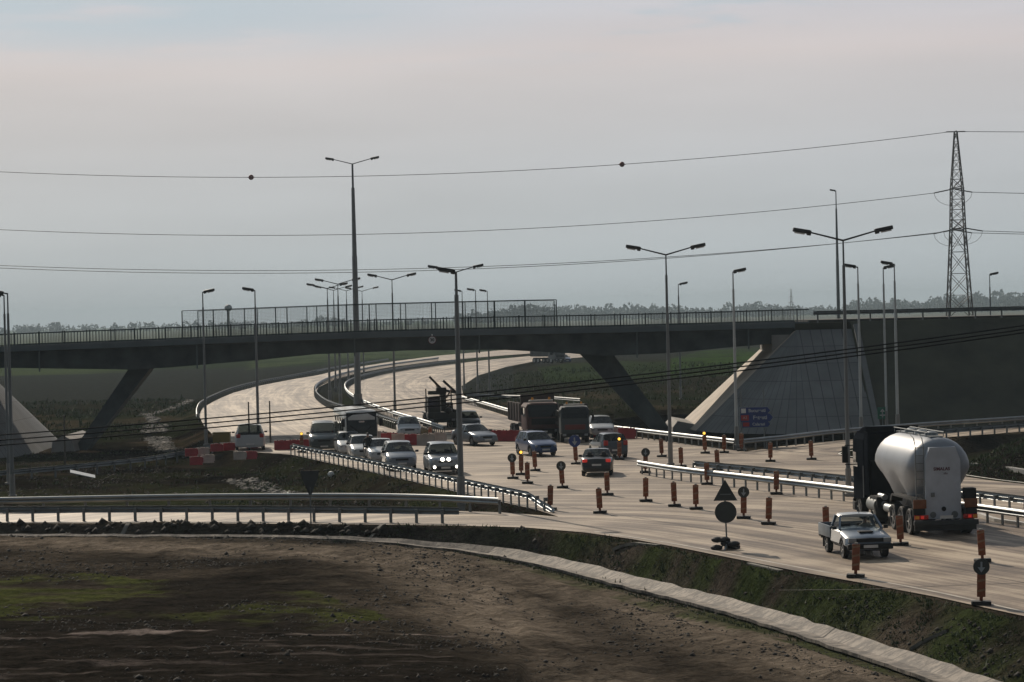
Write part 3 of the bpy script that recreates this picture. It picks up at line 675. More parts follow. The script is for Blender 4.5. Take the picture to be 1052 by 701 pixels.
guardrail(gp_([(474, 413.5), (500, 421), (528, 429.5), (574, 441), (628, 447), (700, 456), (757, 463)]), 'guard rail along the outer edge of the far right carriageway', .72, 1.33, -1)
guardrail(gp_([(762, 464), (800, 460), (860, 453), (950, 445.5), (1052, 438.5), (1150, 431)]), 'guard rail at the foot of the dark embankment on the right', .78, 1.33, -1)
guardrail(gp_([(935, 453), (980, 449), (1052, 443.5), (1150, 437)]), 'short-post guard rail on the near side of the upper right slip road', .6, 1.33, 1)
guardrail(gp_([(450, 371), (400, 378), (370, 383.5), (345, 390), (327, 398), (323, 407), (333, 417), (352, 424.5), (385, 434), (415, 444)]), 'curving guard rail on the left edge of the motorway median', .75, 1.33, 1)
guardrail(gp_([(470, 373.5), (450, 376), (399, 384), (370, 391), (357, 398), (358, 407), (374, 418), (403, 430), (435, 440), (458, 448)]), 'curving guard rail on the right edge of the motorway median', .75, 1.33, -1)
guardrail(gp_([(204, 433), (204, 426), (208, 418.5), (222, 410.5), (240, 403), (266, 396), (300, 389.5), (350, 379.5), (400, 371.5)]), 'guard rail on the outer left edge of the left carriageway', .65, 2, 1)
guardrail([Gt(*p) for p in [(-40, 500), (0, 496), (86, 488), (150, 481), (185, 475), (221, 467)]], 'weathered guard rail crossing the dark ground at left below the bridge', .75, 2, 1)
guardrail([Gt(*p)+Vector((0, 0, .25)) for p in [(478, 413), (520, 414), (560, 416), (598, 419)]], 'level guard rail behind the lorries', .6, 2, -1, beam_m=galv_dull)
guardrail([Vector((x, YB0+.4, 7.8)) for x in (23, 30, 40, 60, 90)], 'guard rail on top of the dark embankment beside the bridge end', .7, 2, 1)

# ------------------------------------------------------------------ street lamps
def lamp_head(mb_h, mb_l, p, d, s=1.0):      # d = outward horizontal unit, head tilted up slightly
    rz = math.atan2(d[1], d[0])
    mb_h.box((p[0]+d[0]*.36*s, p[1]+d[1]*.36*s, p[2]+.07*s), (.82*s, .30*s, .19*s), rz, -.18, 0, b=.045*s)
    mb_h.box((p[0]+d[0]*.02*s, p[1]+d[1]*.02*s, p[2]-.03*s), (.2*s, .2*s, .24*s), rz, -.2, 0, b=.03*s)
    mb_l.box((p[0]+d[0]*.46*s, p[1]+d[1]*.46*s, p[2]-.035*s), (.48*s, .23*s, .06*s), rz, -.18, 0, b=.02*s)
def lamp(px, py, pjy, label, arms, arm=2.0, r0=.11, r1=.055, loc=None, base_h=True, yaw=0, group='street lamps', pole_m=None):
    base = loc or G(px, py)
    if not loc and px < 300: z = min(0, T(base.x, base.y)+.02); base = G(px, py, z)
    top = PY(px, pjy, base.y).z; H = top-base.z
    root = thing('street_lamp', label, 'street lamp', base, yaw, group)
    mb = MB().tube((0, 0, -1.3), (0, 0, H*.62), r0, (r0+r1)/2*1.08, 10).tube((0, 0, H*.62), (0, 0, H*.9), (r0+r1)/2*.98, r1*1.25, 10).tube((0, 0, H*.9), (0, 0, H), r1*.85, r1*.7, 8)
    obj('pole', mb, pole_m or polem, root)
    obj('base', MB().box((0, 0, .04), (.42, .42, .2), b=.03).tube((0, 0, .1), (0, 0, 1.3), r0*1.3, r0*1.25, 10).box((0, 0, -.6), (.36, .36, 1.1)), conc, root) if base_h else None
    for s_ in arms:
        e_ = (s_*arm, 0, H+arm*.24) if arm > 1 else (s_*arm, 0, H+.02)
        obj('arm', MB().tube((0, 0, H-.05), e_, .05, .04, 6), lamp_dark, root)
        h, l = MB(), MB(); lamp_head(h, l, e_, (s_, 0), 1.0 if arm > 1 else .95)
        ho = obj('lamp_head', h, lamp_dark, root); obj('lens', l, lens, ho)
    return root
B = (-1, 1)
lamp(872, 510, 246, 'double-arm street lamp rising behind the tanker lorry, tallest double lamp at right', B, 1.55)
lamp(689, 478, 261, 'double-arm street lamp standing at the left end of the central island', B, 1.5)
lamp(472, 438, 279, 'double-arm street lamp directly behind the thick near single lamp', B, 1.45)
lamp(406, 428, 287, 'double-arm street lamp just behind the white car at the barriers', B, 1.4)
lamp(339, 413.5, 296, 'leftmost double-arm street lamp of the median cluster', B, 1.4, .14)
lamp(350, 418, 291.5, 'nearest double-arm lamp of the median cluster, left of the high mast', B, 1.5, .14)
lamp(345, 399, 298, 'faint double-arm street lamp in the middle of the median cluster', B, 1.6, .12)
lamp(358, 390, 298.5, 'double-arm street lamp hidden partly behind the high mast', B, 1.7, .12)
lamp(374, 388, 299, 'rightmost double-arm lamp of the median cluster, right of the high mast', B, 1.7, .12)
lamp(368, 418, 168, 'very tall thick mast with a double lamp, above all others', B, 1.9, .34, .13)
lamp(13, 511, 301, 'single-arm street lamp at the left edge of the picture, nearer of the two', (-1,), .3, .13)
lamp(9, 498, 303, 'thinner single-arm lamp just behind the one at the left edge', (-1,), .25, .09)
lamp(212, 458, 300, 'single-arm street lamp standing left of the white van by the barriers, head to the right', (1,), .15, .10)
lamp(266, 471, 298, 'single-arm street lamp in front of the white van by the barriers, head to the left', (-1,), .15, .11)
lamp(474, 518, 279, 'thick near single-arm street lamp in front of the headlit car', (-1,), .12, .15, .08)
lamp(477, 400, 299, 'far single-arm lamp, left one of three beyond the bridge', (-1,), .2, .10)
lamp(491, 407, 298, 'far single-arm lamp, middle one of three beyond the bridge', (-1,), .2, .10)
lamp(503, 401, 299, 'far single-arm lamp, right one of three beyond the bridge', (-1,), .2, .10)
lamp(699.5, 411, 292, 'faint single-arm lamp beyond the bridge deck, right of the island lamp', (1,), .2, .10)
lamp(757, 459, 279, 'single-arm street lamp beside the blue direction signs', (1,), .12, .11, pole_m=polepale)
lamp(885, 448, 274, 'single-arm street lamp in front of the embankment, left one of three', (-1,), .2, .11, pole_m=polepale)
lamp(911, 441, 275, 'single-arm street lamp in front of the embankment, thin middle one with head to the right', (1,), .12, .09, pole_m=polepale)
lamp(922.5, 445, 271, 'single-arm street lamp in front of the embankment, right one of three', (-1,), .2, .12, pole_m=polepale)
pm_ = PY(862, 345, 390); lamp(858, 0, 196, 'very tall thin mast rising behind the embankment', (-1,), .15, .3, .1, loc=Vector((pm_.x, 390, -.6)), base_h=False)
pm_ = PY(1018, 345, 260); lamp(1018, 0, 282, 'single-arm street lamp behind the embankment at the far right', (1,), .12, .09, loc=Vector((pm_.x, 260, -.6)), base_h=False)
for px_, y0, y1, lab in ((256.5, 467, 413, 'thin bare stake left of the lamp by the white van'), (278, 459, 412, 'thin bare stake right of the lamp by the white van'), (67, 476, 427, 'thin bare stake near the foot of the left bridge leg')):
    b0 = G(px_, y0, -.3); h = PY(px_, y1, b0.y).z-b0.z
    o = obj('stake', MB().tube((0, 0, -.3), (0, 0, h*.5), .07, .06, 6).tube((0, 0, h*.5), (0, 0, h), .055, .045, 6), rustpost); o.location = b0; tag(o, lab, 'stake')

# ------------------------------------------------------------------ pylon and its wires
pyl_m = mat('lattice_steel', (.10, .08, .075), .6, .3)
def lattice(mb, z0, w0, z1, w1, n, wd=.12):
    for k in range(n):
        a, b_ = z0+(z1-z0)*k/n, z0+(z1-z0)*(k+1)/n; wa, wb = w0+(w1-w0)*k/n, w0+(w1-w0)*(k+1)/n
        ca = [(-wa, -wa), (wa, -wa), (wa, wa), (-wa, wa)]; cb = [(-wb, -wb), (wb, -wb), (wb, wb), (-wb, wb)]
        for i in range(4):
            j = (i+1) % 4
            mb.bar((*ca[i], a), (*cb[i], b_), wd*1.5); mb.bar((*ca[i], a), (*cb[j], b_), wd*.7); mb.bar((*ca[j], a), (*cb[i], b_), wd*.7)
            mb.bar((*cb[i], b_), (*cb[j], b_), wd*.6)
def pylon(x, y, s, label, rz=0, ext=0):
    root = thing('power_pylon', label, 'pylon', (x, y, -.5+ext), rz, 'lattice power pylons')
    mb = MB()
    if ext: lattice(mb, -ext, 2.9*s, 0, 2.3*s, 2)
    lattice(mb, 0, 2.3*s, 21.6*s, 1.15*s, 6); lattice(mb, 21.6*s, 1.15*s, 28.5*s, .95*s, 4, .10); lattice(mb, 28.5*s, .95*s, 38*s, .22*s, 6, .09)
    obj('lattice_tower', mb, pyl_m, root, 0)
    for z, ln, nm in ((21.8, 5.2, 0), (28.6, 4.0, 1)):
        mb = MB()
        for sy in (-1, 1):
            for sx_ in (-1, 1): mb.bar((sx_*1.0*s, sy*1*s, z*s), (0, sy*ln*s, (z+.1)*s), .14); mb.bar((sx_*.9*s, sy*1*s, (z+1.6)*s), (0, sy*ln*s, (z+.15)*s), .1)
        obj('crossarm', mb, pyl_m, root, 0)
        ins = MB(); 
        for sy in ((-1, 1) if nm == 0 else (1,)):
            for sx_ in (-1, 1):
                a = Vector((sx_*.3, sy*ln*s, z*s)); b_ = Vector((sx_*3.2*s, sy*ln*s, (z-.55)*s)); ins.tube(a, b_, .11, .11, 6)
            pts = [Vector((3.2*s*math.cos(math.pi*k/8), sy*ln*s, (z-.55)*s-2.2*s*math.sin(math.pi*k/8))) for k in range(9)]; ins.path(pts, .03, 4)
        obj('insulator', ins, pyl_m, root)
    obj('earth_wire_bracket', MB().bar((-1.6*s, 0, 38*s), (1.6*s, 0, 38*s), .18).bar((0, -.8, 38.1*s), (0, .8, 38.1*s), .12), pyl_m, root)
    return root
PYX = PY(986, 327, 450).x
PZ = PY(980, 135.5, 450).z+.5; S_ = PZ/38
pylon(PYX, 450, S_, 'tall red-brown lattice power pylon behind the embankment at right')
XLp, XRp = PYX-236, PYX+240
pylon(XLp, 450, S_, 'lattice power pylon outside the picture on the left', ext=5.7); pylon(XRp, 440, S_, 'lattice power pylon outside the picture on the right')
wirem = mat('power_wire', (.06, .065, .065), .6, .3)
def span(a, b, sag, n=40): return [Vector(a).lerp(Vector(b), k/n)-Vector((0, 0, sag*4*(k/n)*(1-k/n))) for k in range(n+1)]
def wire(label, y, z, sagL, sagR, x_off, r=.05):
    ptsL = span((XLp+x_off, 450+y, z+5.7), (PYX-x_off, 450+y, z), sagL)
    ptsR = span((PYX+x_off, 450+y, z), (XRp-x_off, 440+y, z), sagR)
    o = obj('power_line', MB().path(ptsL, r, 5).path(ptsR, r, 5), wirem); tag(o, label, 'power line', 'high-voltage wires'); return ptsL
w1 = wire('topmost high-voltage wire carrying the dark marker balls', 0, 38*S_-.5, 7.6, 2.0, 1.0)
wire('middle high-voltage wire at the upper crossarm', 4.0*S_, 28.05*S_-.5, 7.2, 3.0, 3.2*S_)
wire('lower high-voltage wire on the far crossarm end, upper of the close pair', 5.2*S_, 21.25*S_-.5, 6.3, 3.0, 3.2*S_)
wire('lower high-voltage wire on the near crossarm end, lower of the close pair', -5.2*S_, 21.25*S_-.5, 6.9, 3.4, 3.2*S_)
for px_, lab in ((258, 'dark marker ball hanging on the top wire at left'), (639, 'dark marker ball hanging on the top wire near the middle')):
    tgt = min(w1, key=lambda p: abs(PX2(p)[0]-px_)); i = w1.index(tgt); j = i+1 if PX2(tgt)[0] < px_ else i-1
    u0, u1 = PX2(w1[i])[0], PX2(w1[j])[0]; p = w1[i].lerp(w1[j], (px_-u0)/(u1-u0))
    o = obj('marker_ball', MB().ball((0, 0, 0), .45, 12).tube((-.6, 0, 0), (.6, 0, 0), .07), mat('ball_red', (.16, .025, .02), .6)); o.location = p; tag(o, lab, 'marker ball', 'marker balls on the top wire')
# near black cables
for k, ys in enumerate(((447, 424.5, 409, 380, 334.5), (452.5, 429, 414, 384, 338.5), (457.5, 434, 418.5, 388, 342))):
    cpx = [0, 280, 435, 700, 1052]; a, b_, c_ = np.polyfit(cpx, ys, 2); pts = []
    for px_ in np.linspace(-260, 1320, 50): pts.append(PY(px_, a*px_*px_+b_*px_+c_, 62-(px_-526)*.004))
    o = obj('overhead_cable', MB().path(pts, .017, 6), cablem); tag(o, ('upper', 'middle', 'lowest')[k]+' of the three near black cables crossing the whole view', 'cable', 'near black cables')
    ends = (pts[0], pts[-1])
for p, lab in ((ends[0], 'wooden cable pole outside the picture on the left'), (ends[1], 'wooden cable pole outside the picture on the right')):
    o = obj('utility_pole', MB().tube((0, 0, -2.5), (0, 0, p.z+.8), .16, .1, 8), rustpost); o.location = (p.x, p.y+.15, 0); tag(o, lab, 'cable pole')

# ------------------------------------------------------------------ delineators and signs
def make_delineator():
    root = thing('delineator', 'x', 'delineator')
    obj('foot', MB().box((0, 0, .06), (.58, .42, .12), b=.03), black, root)
    obj('panel', MB().box((0, 0, .66), (.25, .07, .86), b=.02).box((0, 0, .18), (.1, .05, .16)), orange, root)
    for k in range(3): obj('stripe', MB().prism([(-.127, .36+k*.29), (.127, .42+k*.29), (.127, .49+k*.29), (-.127, .43+k*.29)], -.037, .037), delwhite, root)
    obj('cap', MB().box((0, 0, 1.11), (.1, .07, .06)), mat('cap_pale', (.35, .33, .3), .5), root)
    return root
PROTO = make_delineator(); first = [True]; PRIST = list(PROTO.children)
def delineator(px, py, label, top=None, lean=0):
    if first[0]: o = PROTO; first[0] = False
    else:
        o = PROTO.copy(); COL.objects.link(o)
        for ch in PRIST: c = ch.copy(); COL.objects.link(c); c.parent = o
    o.location = G(px, py-1); o.location.z = .0; o.rotation_euler = (0, lean, -math.atan2(o.location.x, o.location.y)+random.uniform(-.15, .15)); o['label'] = label; o['group'] = 'red and white delineator posts'
    if top == 'lamp':
        h = obj('warning_light', disc(MB(), (0, 0, 1.24), .11, .1).box((0, 0, 1.12), (.1, .1, .08)), trim, o); obj('lit_lens', disc(MB(), (0, -.055, 1.24), .085, .02), amberlit, h)
    elif top:
        r = .35 if top == 'big' else .24
        h = obj('round_sign', disc(MB(), (0, -.05, 1.12 if r < .3 else 1.35), r, .02), signback if top != 'big' else bluesign, o)
        if top == 'arrow' or top == 'big':
            z = 1.12 if r < .3 else 1.35; a = MB().prism([(-.03*r/.27, z+.16*r/.27), (.03*r/.27, z+.16*r/.27), (.03*r/.27, z-.05*r/.27), (-.03*r/.27, z-.05*r/.27)], -.066, -.062).prism([(-.12*r/.27, z-.02), (.12*r/.27, z-.02), (0, z-.19*r/.27)], -.066, -.062)
            obj('arrow', a, mat('sign_grey', (.30, .34, .38), .5), h)
    return o
DL = [(527, 493, 'delineator topped by a small round sign, leftmost of the group left of centre', 'arrow'), (535.5, 489, 'delineator with a lit amber lamp behind the leftmost round-topped one', 'lamp'),
 (542, 498, 'plain delineator just right of the leftmost round-topped one', None), (550, 485, 'plain delineator in front of the blue hatchback', None), (578, 502.5, 'delineator topped by a round sign, alone on the road left of the black saloon', 'arrow'),
 (592, 478, 'delineator carrying the large blue arrow disc before the second lorry', 'big'), (624, 510, 'plain delineator just below the black saloon', None), (616.5, 528.5, 'plain delineator lowest at centre, left of the black saloon\'s trail', None),
 (663.5, 516.5, 'plain delineator below the left end of the central island', None), (636.5, 473.5, 'delineator with a lit amber lamp behind the dark hatchback', 'lamp'), (565, 525, 'delineator at the end of the slanting guard rail', None),
 (663, 487, 'delineator with a small round sign at the island tip', 'arrow'), (680, 470.5, 'delineator just left of the island street lamp', None), (700, 481, 'delineator just right of the island street lamp', None),
 (724.5, 467, 'delineator with a lit amber lamp at the right guard rail', 'lamp'), (744, 466.5, 'plain delineator close to the right guard rail', None), (762, 464.5, 'delineator at the guard rail corner beneath the blue signs', None),
 (737.5, 484, 'delineator at the head of the rear island rail', None), (791.5, 475.5, 'plain delineator alone on the upper slip road, left', None), (833.7, 473.5, 'plain delineator alone on the upper slip road, right', None),
 (726.5, 499, 'delineator pressed against the front island rail, left', None), (797.5, 509, 'delineator pressed against the front island rail, right', None), (693, 521.5, 'plain delineator left of the triangle sign, second to its left', None),
 (715, 524.5, 'plain delineator just left of the triangle sign', None), (764, 534, 'delineator with a dark round sign just right of the triangle sign', 'arrow'), (789.5, 540, 'plain delineator between the triangle sign and the pickup', None),
 (849, 551, 'delineator partly hidden behind the load bed of the pickup', None), (925.5, 561.5, 'delineator between the pickup and the tanker lorry', None), (1009.5, 578.5, 'plain delineator right behind the tanker lorry', None),
 (1008, 622.5, 'delineator with a round arrow sign lowest at the right edge of the road', 'arrow'), (879, 594.5, 'delineator at the grassy edge in front of the pickup', None),
 (442, 456, 'delineator dark against the rail posts by the white barriers', None), (310, 466, 'delineator at the left end of the slanting guard rail', 'lamp')]
for px_, py_, lab, tp in DL: delineator(px_, py_, lab, tp, random.uniform(-.05, .05))

p = G(747, 566, -.05); ts = thing('warning_sign', 'back of a triangle sign above a round sign on a sandbagged stand', 'sign', p, -math.atan2(p.x, p.y))
sc_ = (566-318)/8.8
obj('post', MB().tube((0, 0, 0), (-.05, 0, 2.4), .03, .03, 8), galv_dull, ts)
for k, a in enumerate(((.5, .1), (-.5, .12), (.1, .5), (-.1, -.5))): obj('stand_leg', MB().bar((0, 0, .25), (a[0], a[1], .03), .05), galv_dull, ts)
for k in range(7): obj('sandbag', MB().ball((random.uniform(-.4, .4), random.uniform(-.3, .3), .12+.14*(k % 3)), .19, 10, (1.2, .9, .6)), black, ts)
tri_ = [(-.46, 1.84), (.42, 1.84), (-.02, 2.62)]
def inset(poly, k): c = (sum(a for a, b in poly)/3, sum(b for a, b in poly)/3); return [(c[0]+(a-c[0])*k, c[1]+(b-c[1])*k) for a, b in poly]
tp_ = obj('triangle_plate', MB().prism(tri_, -.04, -.02), signback, ts); obj('frame_brace', MB().prism([(-.22, 2.05), (.18, 2.05), (.18, 2.09), (-.22, 2.09)], -.07, -.041), galv_dull, tp_)
obj('triangle_face', MB().prism(inset(tri_, .97), -.018, -.012), redsign, tp_)
rd_ = obj('round_plate', disc(MB(), (-.02, -.03, 1.42), .40, .02), signback, ts); obj('round_face', disc(MB(), (-.02, -.016, 1.42), .38, .006), redsign, rd_)
p = G(319.5, 538.5); gs = thing('give_way_sign', 'dark back of an inverted triangle sign in front of the slip road rails', 'sign', p, .05)
obj('post', MB().tube((0, 0, -.2), (0, 0, 1.6), .035, .035, 8), galv_dull, gs); ps = [(-.42, 2.3), (.42, 2.3), (.32, 1.9), (.05, 1.25), (-.05, 1.25), (-.32, 1.9)]
obj('sign_plate', MB().prism(ps, -.03, -.01), signback, gs); obj('sign_face', MB().prism([(a*.96, b) for a, b in ps[:2]]+[(a*.95, b+.02) for a, b in ps[2:]], -.008, -.002), redsign, gs)
p = G(776, 462, -.2); Yd = p.y; ds = thing('direction_sign', 'three blue arrow-shaped direction boards in front of the paved cone', 'road sign', (p.x, Yd, -.4))
for xo in (-.85, .6): obj('post', MB().tube((xo, .05, 0), (xo, .05, 4.0), .045, .045, 8), galv_dull, ds)
def board(pxl, pxr, pyc, hh, txt, redw, num=None):
    a, b_ = PY(pxl, pyc, Yd), PY(pxr, pyc, Yd); x0, x1, zc = a.x-p.x, b_.x-p.x, (a.z+b_.z)/2+.4
    bo = obj('arrow_board', MB().prism([(x0, zc-hh), (x1-hh*.9, zc-hh), (x1, zc), (x1-hh*.9, zc+hh), (x0, zc+hh)], -.04, 0), mat('sign_edge', (.2, .23, .25), .5), ds, 0)
    k = hh-.04; obj('blue_field', MB().prism([(x0+.04, zc-k), (x1-hh*.9, zc-k), (x1-.06, zc), (x1-hh*.9, zc+k), (x0+.04, zc+k)], -.048, -.042), bluesign, bo, 0)
    if redw: obj('road_number_panel', MB().prism([(x0+.08, zc-k*.7), (x0+.08+redw, zc-k*.7), (x0+.08+redw, zc+k*.7), (x0+.08, zc+k*.7)], -.056, -.05), redsign if redw != .301 else white, bo, 0)
    text_mesh(txt, hh*1.15, mat('sign_letter', (.42, .46, .52), .5), bo, M=FR((x0+x1)/2+(redw or 0)/2-.05, -.06, zc), bold=True)
    if num: text_mesh(num, hh*.8, mat('sign_letter', (.4, .4, .4)), bo, M=FR(x0+.08+redw/2, -.064, zc))
board(760, 792, 422, .25, 'Bucuresti', .301); board(760, 795, 429.2, .29, 'Fetesti', .5, 'A2'); board(762, 792, 436, .22, 'Calarasi', .4)
p = G(907, 444, -.2); cs = thing('cross_sign', 'small green and white sign beside the middle embankment lamp', 'sign', (p.x, p.y, p.z))
obj('post', MB().tube((0, 0, 0), (0, 0, 1.6), .03, .03, 6), galv_dull, cs); obj('sign_plate', MB().box((0, 0, 1.35), (.7, .03, .85)), mat('sign_green', (.015, .13, .08), .5), cs)
obj('white_arrow', MB().prism([(-.04, 1.05), (.04, 1.05), (.04, 1.45), (.16, 1.45), (0, 1.66), (-.16, 1.45), (-.04, 1.45)], -.025, -.018).box((0, -.022, 1.2), (.4, .006, .07)), mat('sign_white', (.5, .5, .5)), cs)

# ------------------------------------------------------------------ barriers
barr_mesh = MB().prism([(-.25, 0), (.25, 0), (.25, .12), (.12, .42), (.1, .8), (-.1, .8), (-.12, .42), (-.25, .12)], -.58, .58, 'x').prism([(-.1, .2), (.1, .2), (.08, .7), (-.08, .7)], .58, .66, 'x').box((0, 0, .82), (.3, .12, .05)).box((-.3, 0, .02), (.2, .52, .03))
bmw = mesh_of('barrier_body', barr_mesh, 25); bmr = bmw.copy(); bmw.materials.append(barwhite); bmr.materials.append(barred)
def barrier(px, py, col, label, yaw=0, z=0, sc=1):
    p = G(px, py, z); p.y += .25; root = thing('plastic_barrier', label, 'barrier', p, yaw, 'red and white plastic barriers'); root.scale = (sc*1.0, sc, sc*.92); obj('barrier_body', bmr if col == 'r' else bmw, None, root)
    for s_ in (-.3, .3): obj('filler_cap', MB().tube((s_, 0, .79), (s_, 0, .86), .06, .05, 8), trim, root)
mids = [(389.5, 454.5, 'w', 'dusty white plastic barrier at the left end of the middle row', -.15), (400, 456, 'r', 'dull red plastic barrier second in the middle row', -.1), (411, 457, 'w', 'white plastic barrier third in the middle row, below the white car', 0),
 (424.5, 457.5, 'r', 'bright red plastic barrier in the middle row below the white car', 0), (437, 457.5, 'w', 'white plastic barrier right of the bright red one', 0), (449, 456, 'w', 'white plastic barrier by the thin rail posts', .3),
 (501, 453, 'r', 'red plastic barrier right of the silver saloon', 0), (513, 453.5, 'r', 'red plastic barrier between silver saloon and blue hatchback', 0), (525, 453.5, 'r', 'red plastic barrier touching the first lorry', 0),
 (616, 449.5, 'r', 'red plastic barrier behind the dark hatchback, left', 0), (629, 450, 'w', 'white plastic barrier between two red ones behind the dark hatchback', 0), (644, 451, 'r', 'red plastic barrier right of the dark hatchback', -.05),
 (289, 462.5, 'r', 'red plastic barrier left of the dark van, first of its row', .1), (302, 462, 'r', 'red plastic barrier left of the dark van, second of its row', .08), (314, 461.5, 'r', 'red plastic barrier close to the dark van', .05), (327, 461, 'r', 'red plastic barrier half hidden by the dark van', 0),
 (196, 469, 'r', 'red plastic barrier at the far left of the scattered row', .2), (208, 468, 'w', 'white plastic barrier left in the scattered row', .2), (222, 464, 'r', 'red plastic barrier below the yellow box', .3), (235, 463, 'r', 'red plastic barrier right of the yellow box', .3),
 (259, 461, 'r', 'red plastic barrier behind the white van\'s lamp post', 0), (246, 472.5, 'w', 'white plastic barrier in the front scattered row', .05), (257, 472, 'r', 'red plastic barrier in the front scattered row', .05), (201, 478, 'r', 'red plastic barrier lowest in the scattered row', .1), (213, 476, 'w', 'white plastic barrier beside the lowest red one', .1)]
for px_, py_, c, lab, yw in mids: barrier(px_, py_, c, lab, yw, 0, .68 if px_ < 265 else (.85 if px_ < 335 else 1))
p = G(228, 457, -.2); gb = thing('grit_box', 'mustard yellow box beside the white van', 'box', p); obj('bin', MB().box((0, 0, .4), (1.2, .8, .8), taper=1.05, b=.05), mat('mustard', (.20, .14, .03), .6), gb); obj('lid', MB().box((0, 0, .86), (1.3, .9, .1), b=.03), MATS['mustard'], gb)

# ------------------------------------------------------------------ wheels and vehicles
_wm = {}
def wheel(parent, x, y, r, wd, rimc=None):
    k = (r, wd)
    if k not in _wm:
        sec = []; pr = [(wd/2*.8, r*.62), (wd/2, r*.72), (wd/2, r*.93), (wd/2*.8, r), (-wd/2*.8, r), (-wd/2, r*.93), (-wd/2, r*.72), (-wd/2*.8, r*.62)]; n = 24
        for i in range(n+1): a = 2*math.pi*i/n; sec.append([(q*math.cos(a), h, q*math.sin(a)) for h, q in pr])
        ty = MB().loft(sec, caps=False)
        ri = MB().tube((0, -wd*.36, 0), (0, wd*.36, 0), r*.63, r*.63, 20).tube((0, -wd*.45, 0), (0, wd*.45, 0), r*.18, r*.18, 10)
        for j in range(5): a = 2*math.pi*j/5; ri.bar((0, wd*.38, 0), (r*.58*math.cos(a), wd*.38, r*.58*math.sin(a)), r*.16, .03); ri.bar((0, -wd*.38, 0), (r*.58*math.cos(a), -wd*.38, r*.58*math.sin(a)), r*.16, .03)
        m1, m2 = mesh_of('wheel', ty, 40), mesh_of('rim', ri, 30); m1.materials.append(black); m2.materials.append(rimc or rimm); _wm[k] = (m1, m2)
    o = obj('wheel', _wm[k][0], None, parent); o.location = (x, y, r); obj('rim', _wm[k][1], None, o); return o

KINDS = {
 # x, ztop, wtop(frac), zbelt ; windows: cowl, roof front, roof rear, rear glass bottom ; pillars
 'sedan': dict(L=4.3, W=1.7, prof=[(2.15, .55), (2.10, .70), (1.9, .78), (1.3, .88), (.85, .95), (.1, 1.37), (-.25, 1.42), (-.8, 1.40), (-1.45, 1.02), (-1.95, .98), (-2.1, .92), (-2.15, .62)], cow=.85, rf=.1, rr=-.8, rb=-1.45, pil=[(-.28, -.36)], wb=(1.28, -1.3)),
 'hatch': dict(L=3.9, W=1.66, prof=[(1.95, .55), (1.9, .72), (1.7, .80), (1.2, .92), (.9, .98), (.2, 1.44), (-.2, 1.50), (-1.4, 1.46), (-1.8, 1.02), (-1.9, .92), (-1.95, .6)], cow=.9, rf=.2, rr=-1.4, rb=-1.8, pil=[(-.25, -.33), (-1.15, -1.22)], wb=(1.2, -1.22)),
 'wagon': dict(L=4.35, W=1.72, prof=[(2.17, .55), (2.12, .72), (1.9, .80), (1.3, .92), (.9, .98), (.2, 1.44), (-.2, 1.49), (-1.75, 1.46), (-2.05, 1.0), (-2.12, .92), (-2.17, .6)], cow=.9, rf=.2, rr=-1.75, rb=-2.05, pil=[(-.25, -.33), (-1.2, -1.28)], wb=(1.3, -1.3)),
 'suv': dict(L=4.3, W=1.8, prof=[(2.15, .62), (2.12, .86), (1.95, .98), (1.2, 1.08), (.95, 1.12), (.45, 1.66), (.1, 1.73), (-1.85, 1.70), (-2.05, 1.1), (-2.12, 1.0), (-2.15, .65)], cow=.95, rf=.45, rr=-1.85, rb=-2.05, pil=[(-.2, -.28), (-1.15, -1.23)], wb=(1.3, -1.3)),
 'mpv': dict(L=4.2, W=1.76, prof=[(2.1, .6), (2.05, .76), (1.85, .86), (1.45, .98), (1.25, 1.04), (.45, 1.56), (0, 1.64), (-1.6, 1.58), (-1.95, 1.05), (-2.05, .95), (-2.1, .6)], cow=1.25, rf=.45, rr=-1.6, rb=-1.95, pil=[(-.15, -.23), (-1.15, -1.23)], wb=(1.3, -1.3)),
 'van': dict(L=4.9, W=1.92, prof=[(2.45, .62), (2.42, .9), (2.2, 1.08), (1.75, 1.2), (1.6, 1.25), (.95, 1.9), (.5, 1.97), (-2.2, 1.95), (-2.38, 1.2), (-2.43, 1.0), (-2.45, .6)], cow=1.6, rf=.95, rr=-2.2, rb=-2.38, pil=[(.0, -.1), (-1.1, -1.2)], wb=(1.5, -1.5)),
}
def paintm(name, col, metal=.25): return mat('paint_'+name, col, .32, metal, .06, 1.5, coat=.5)
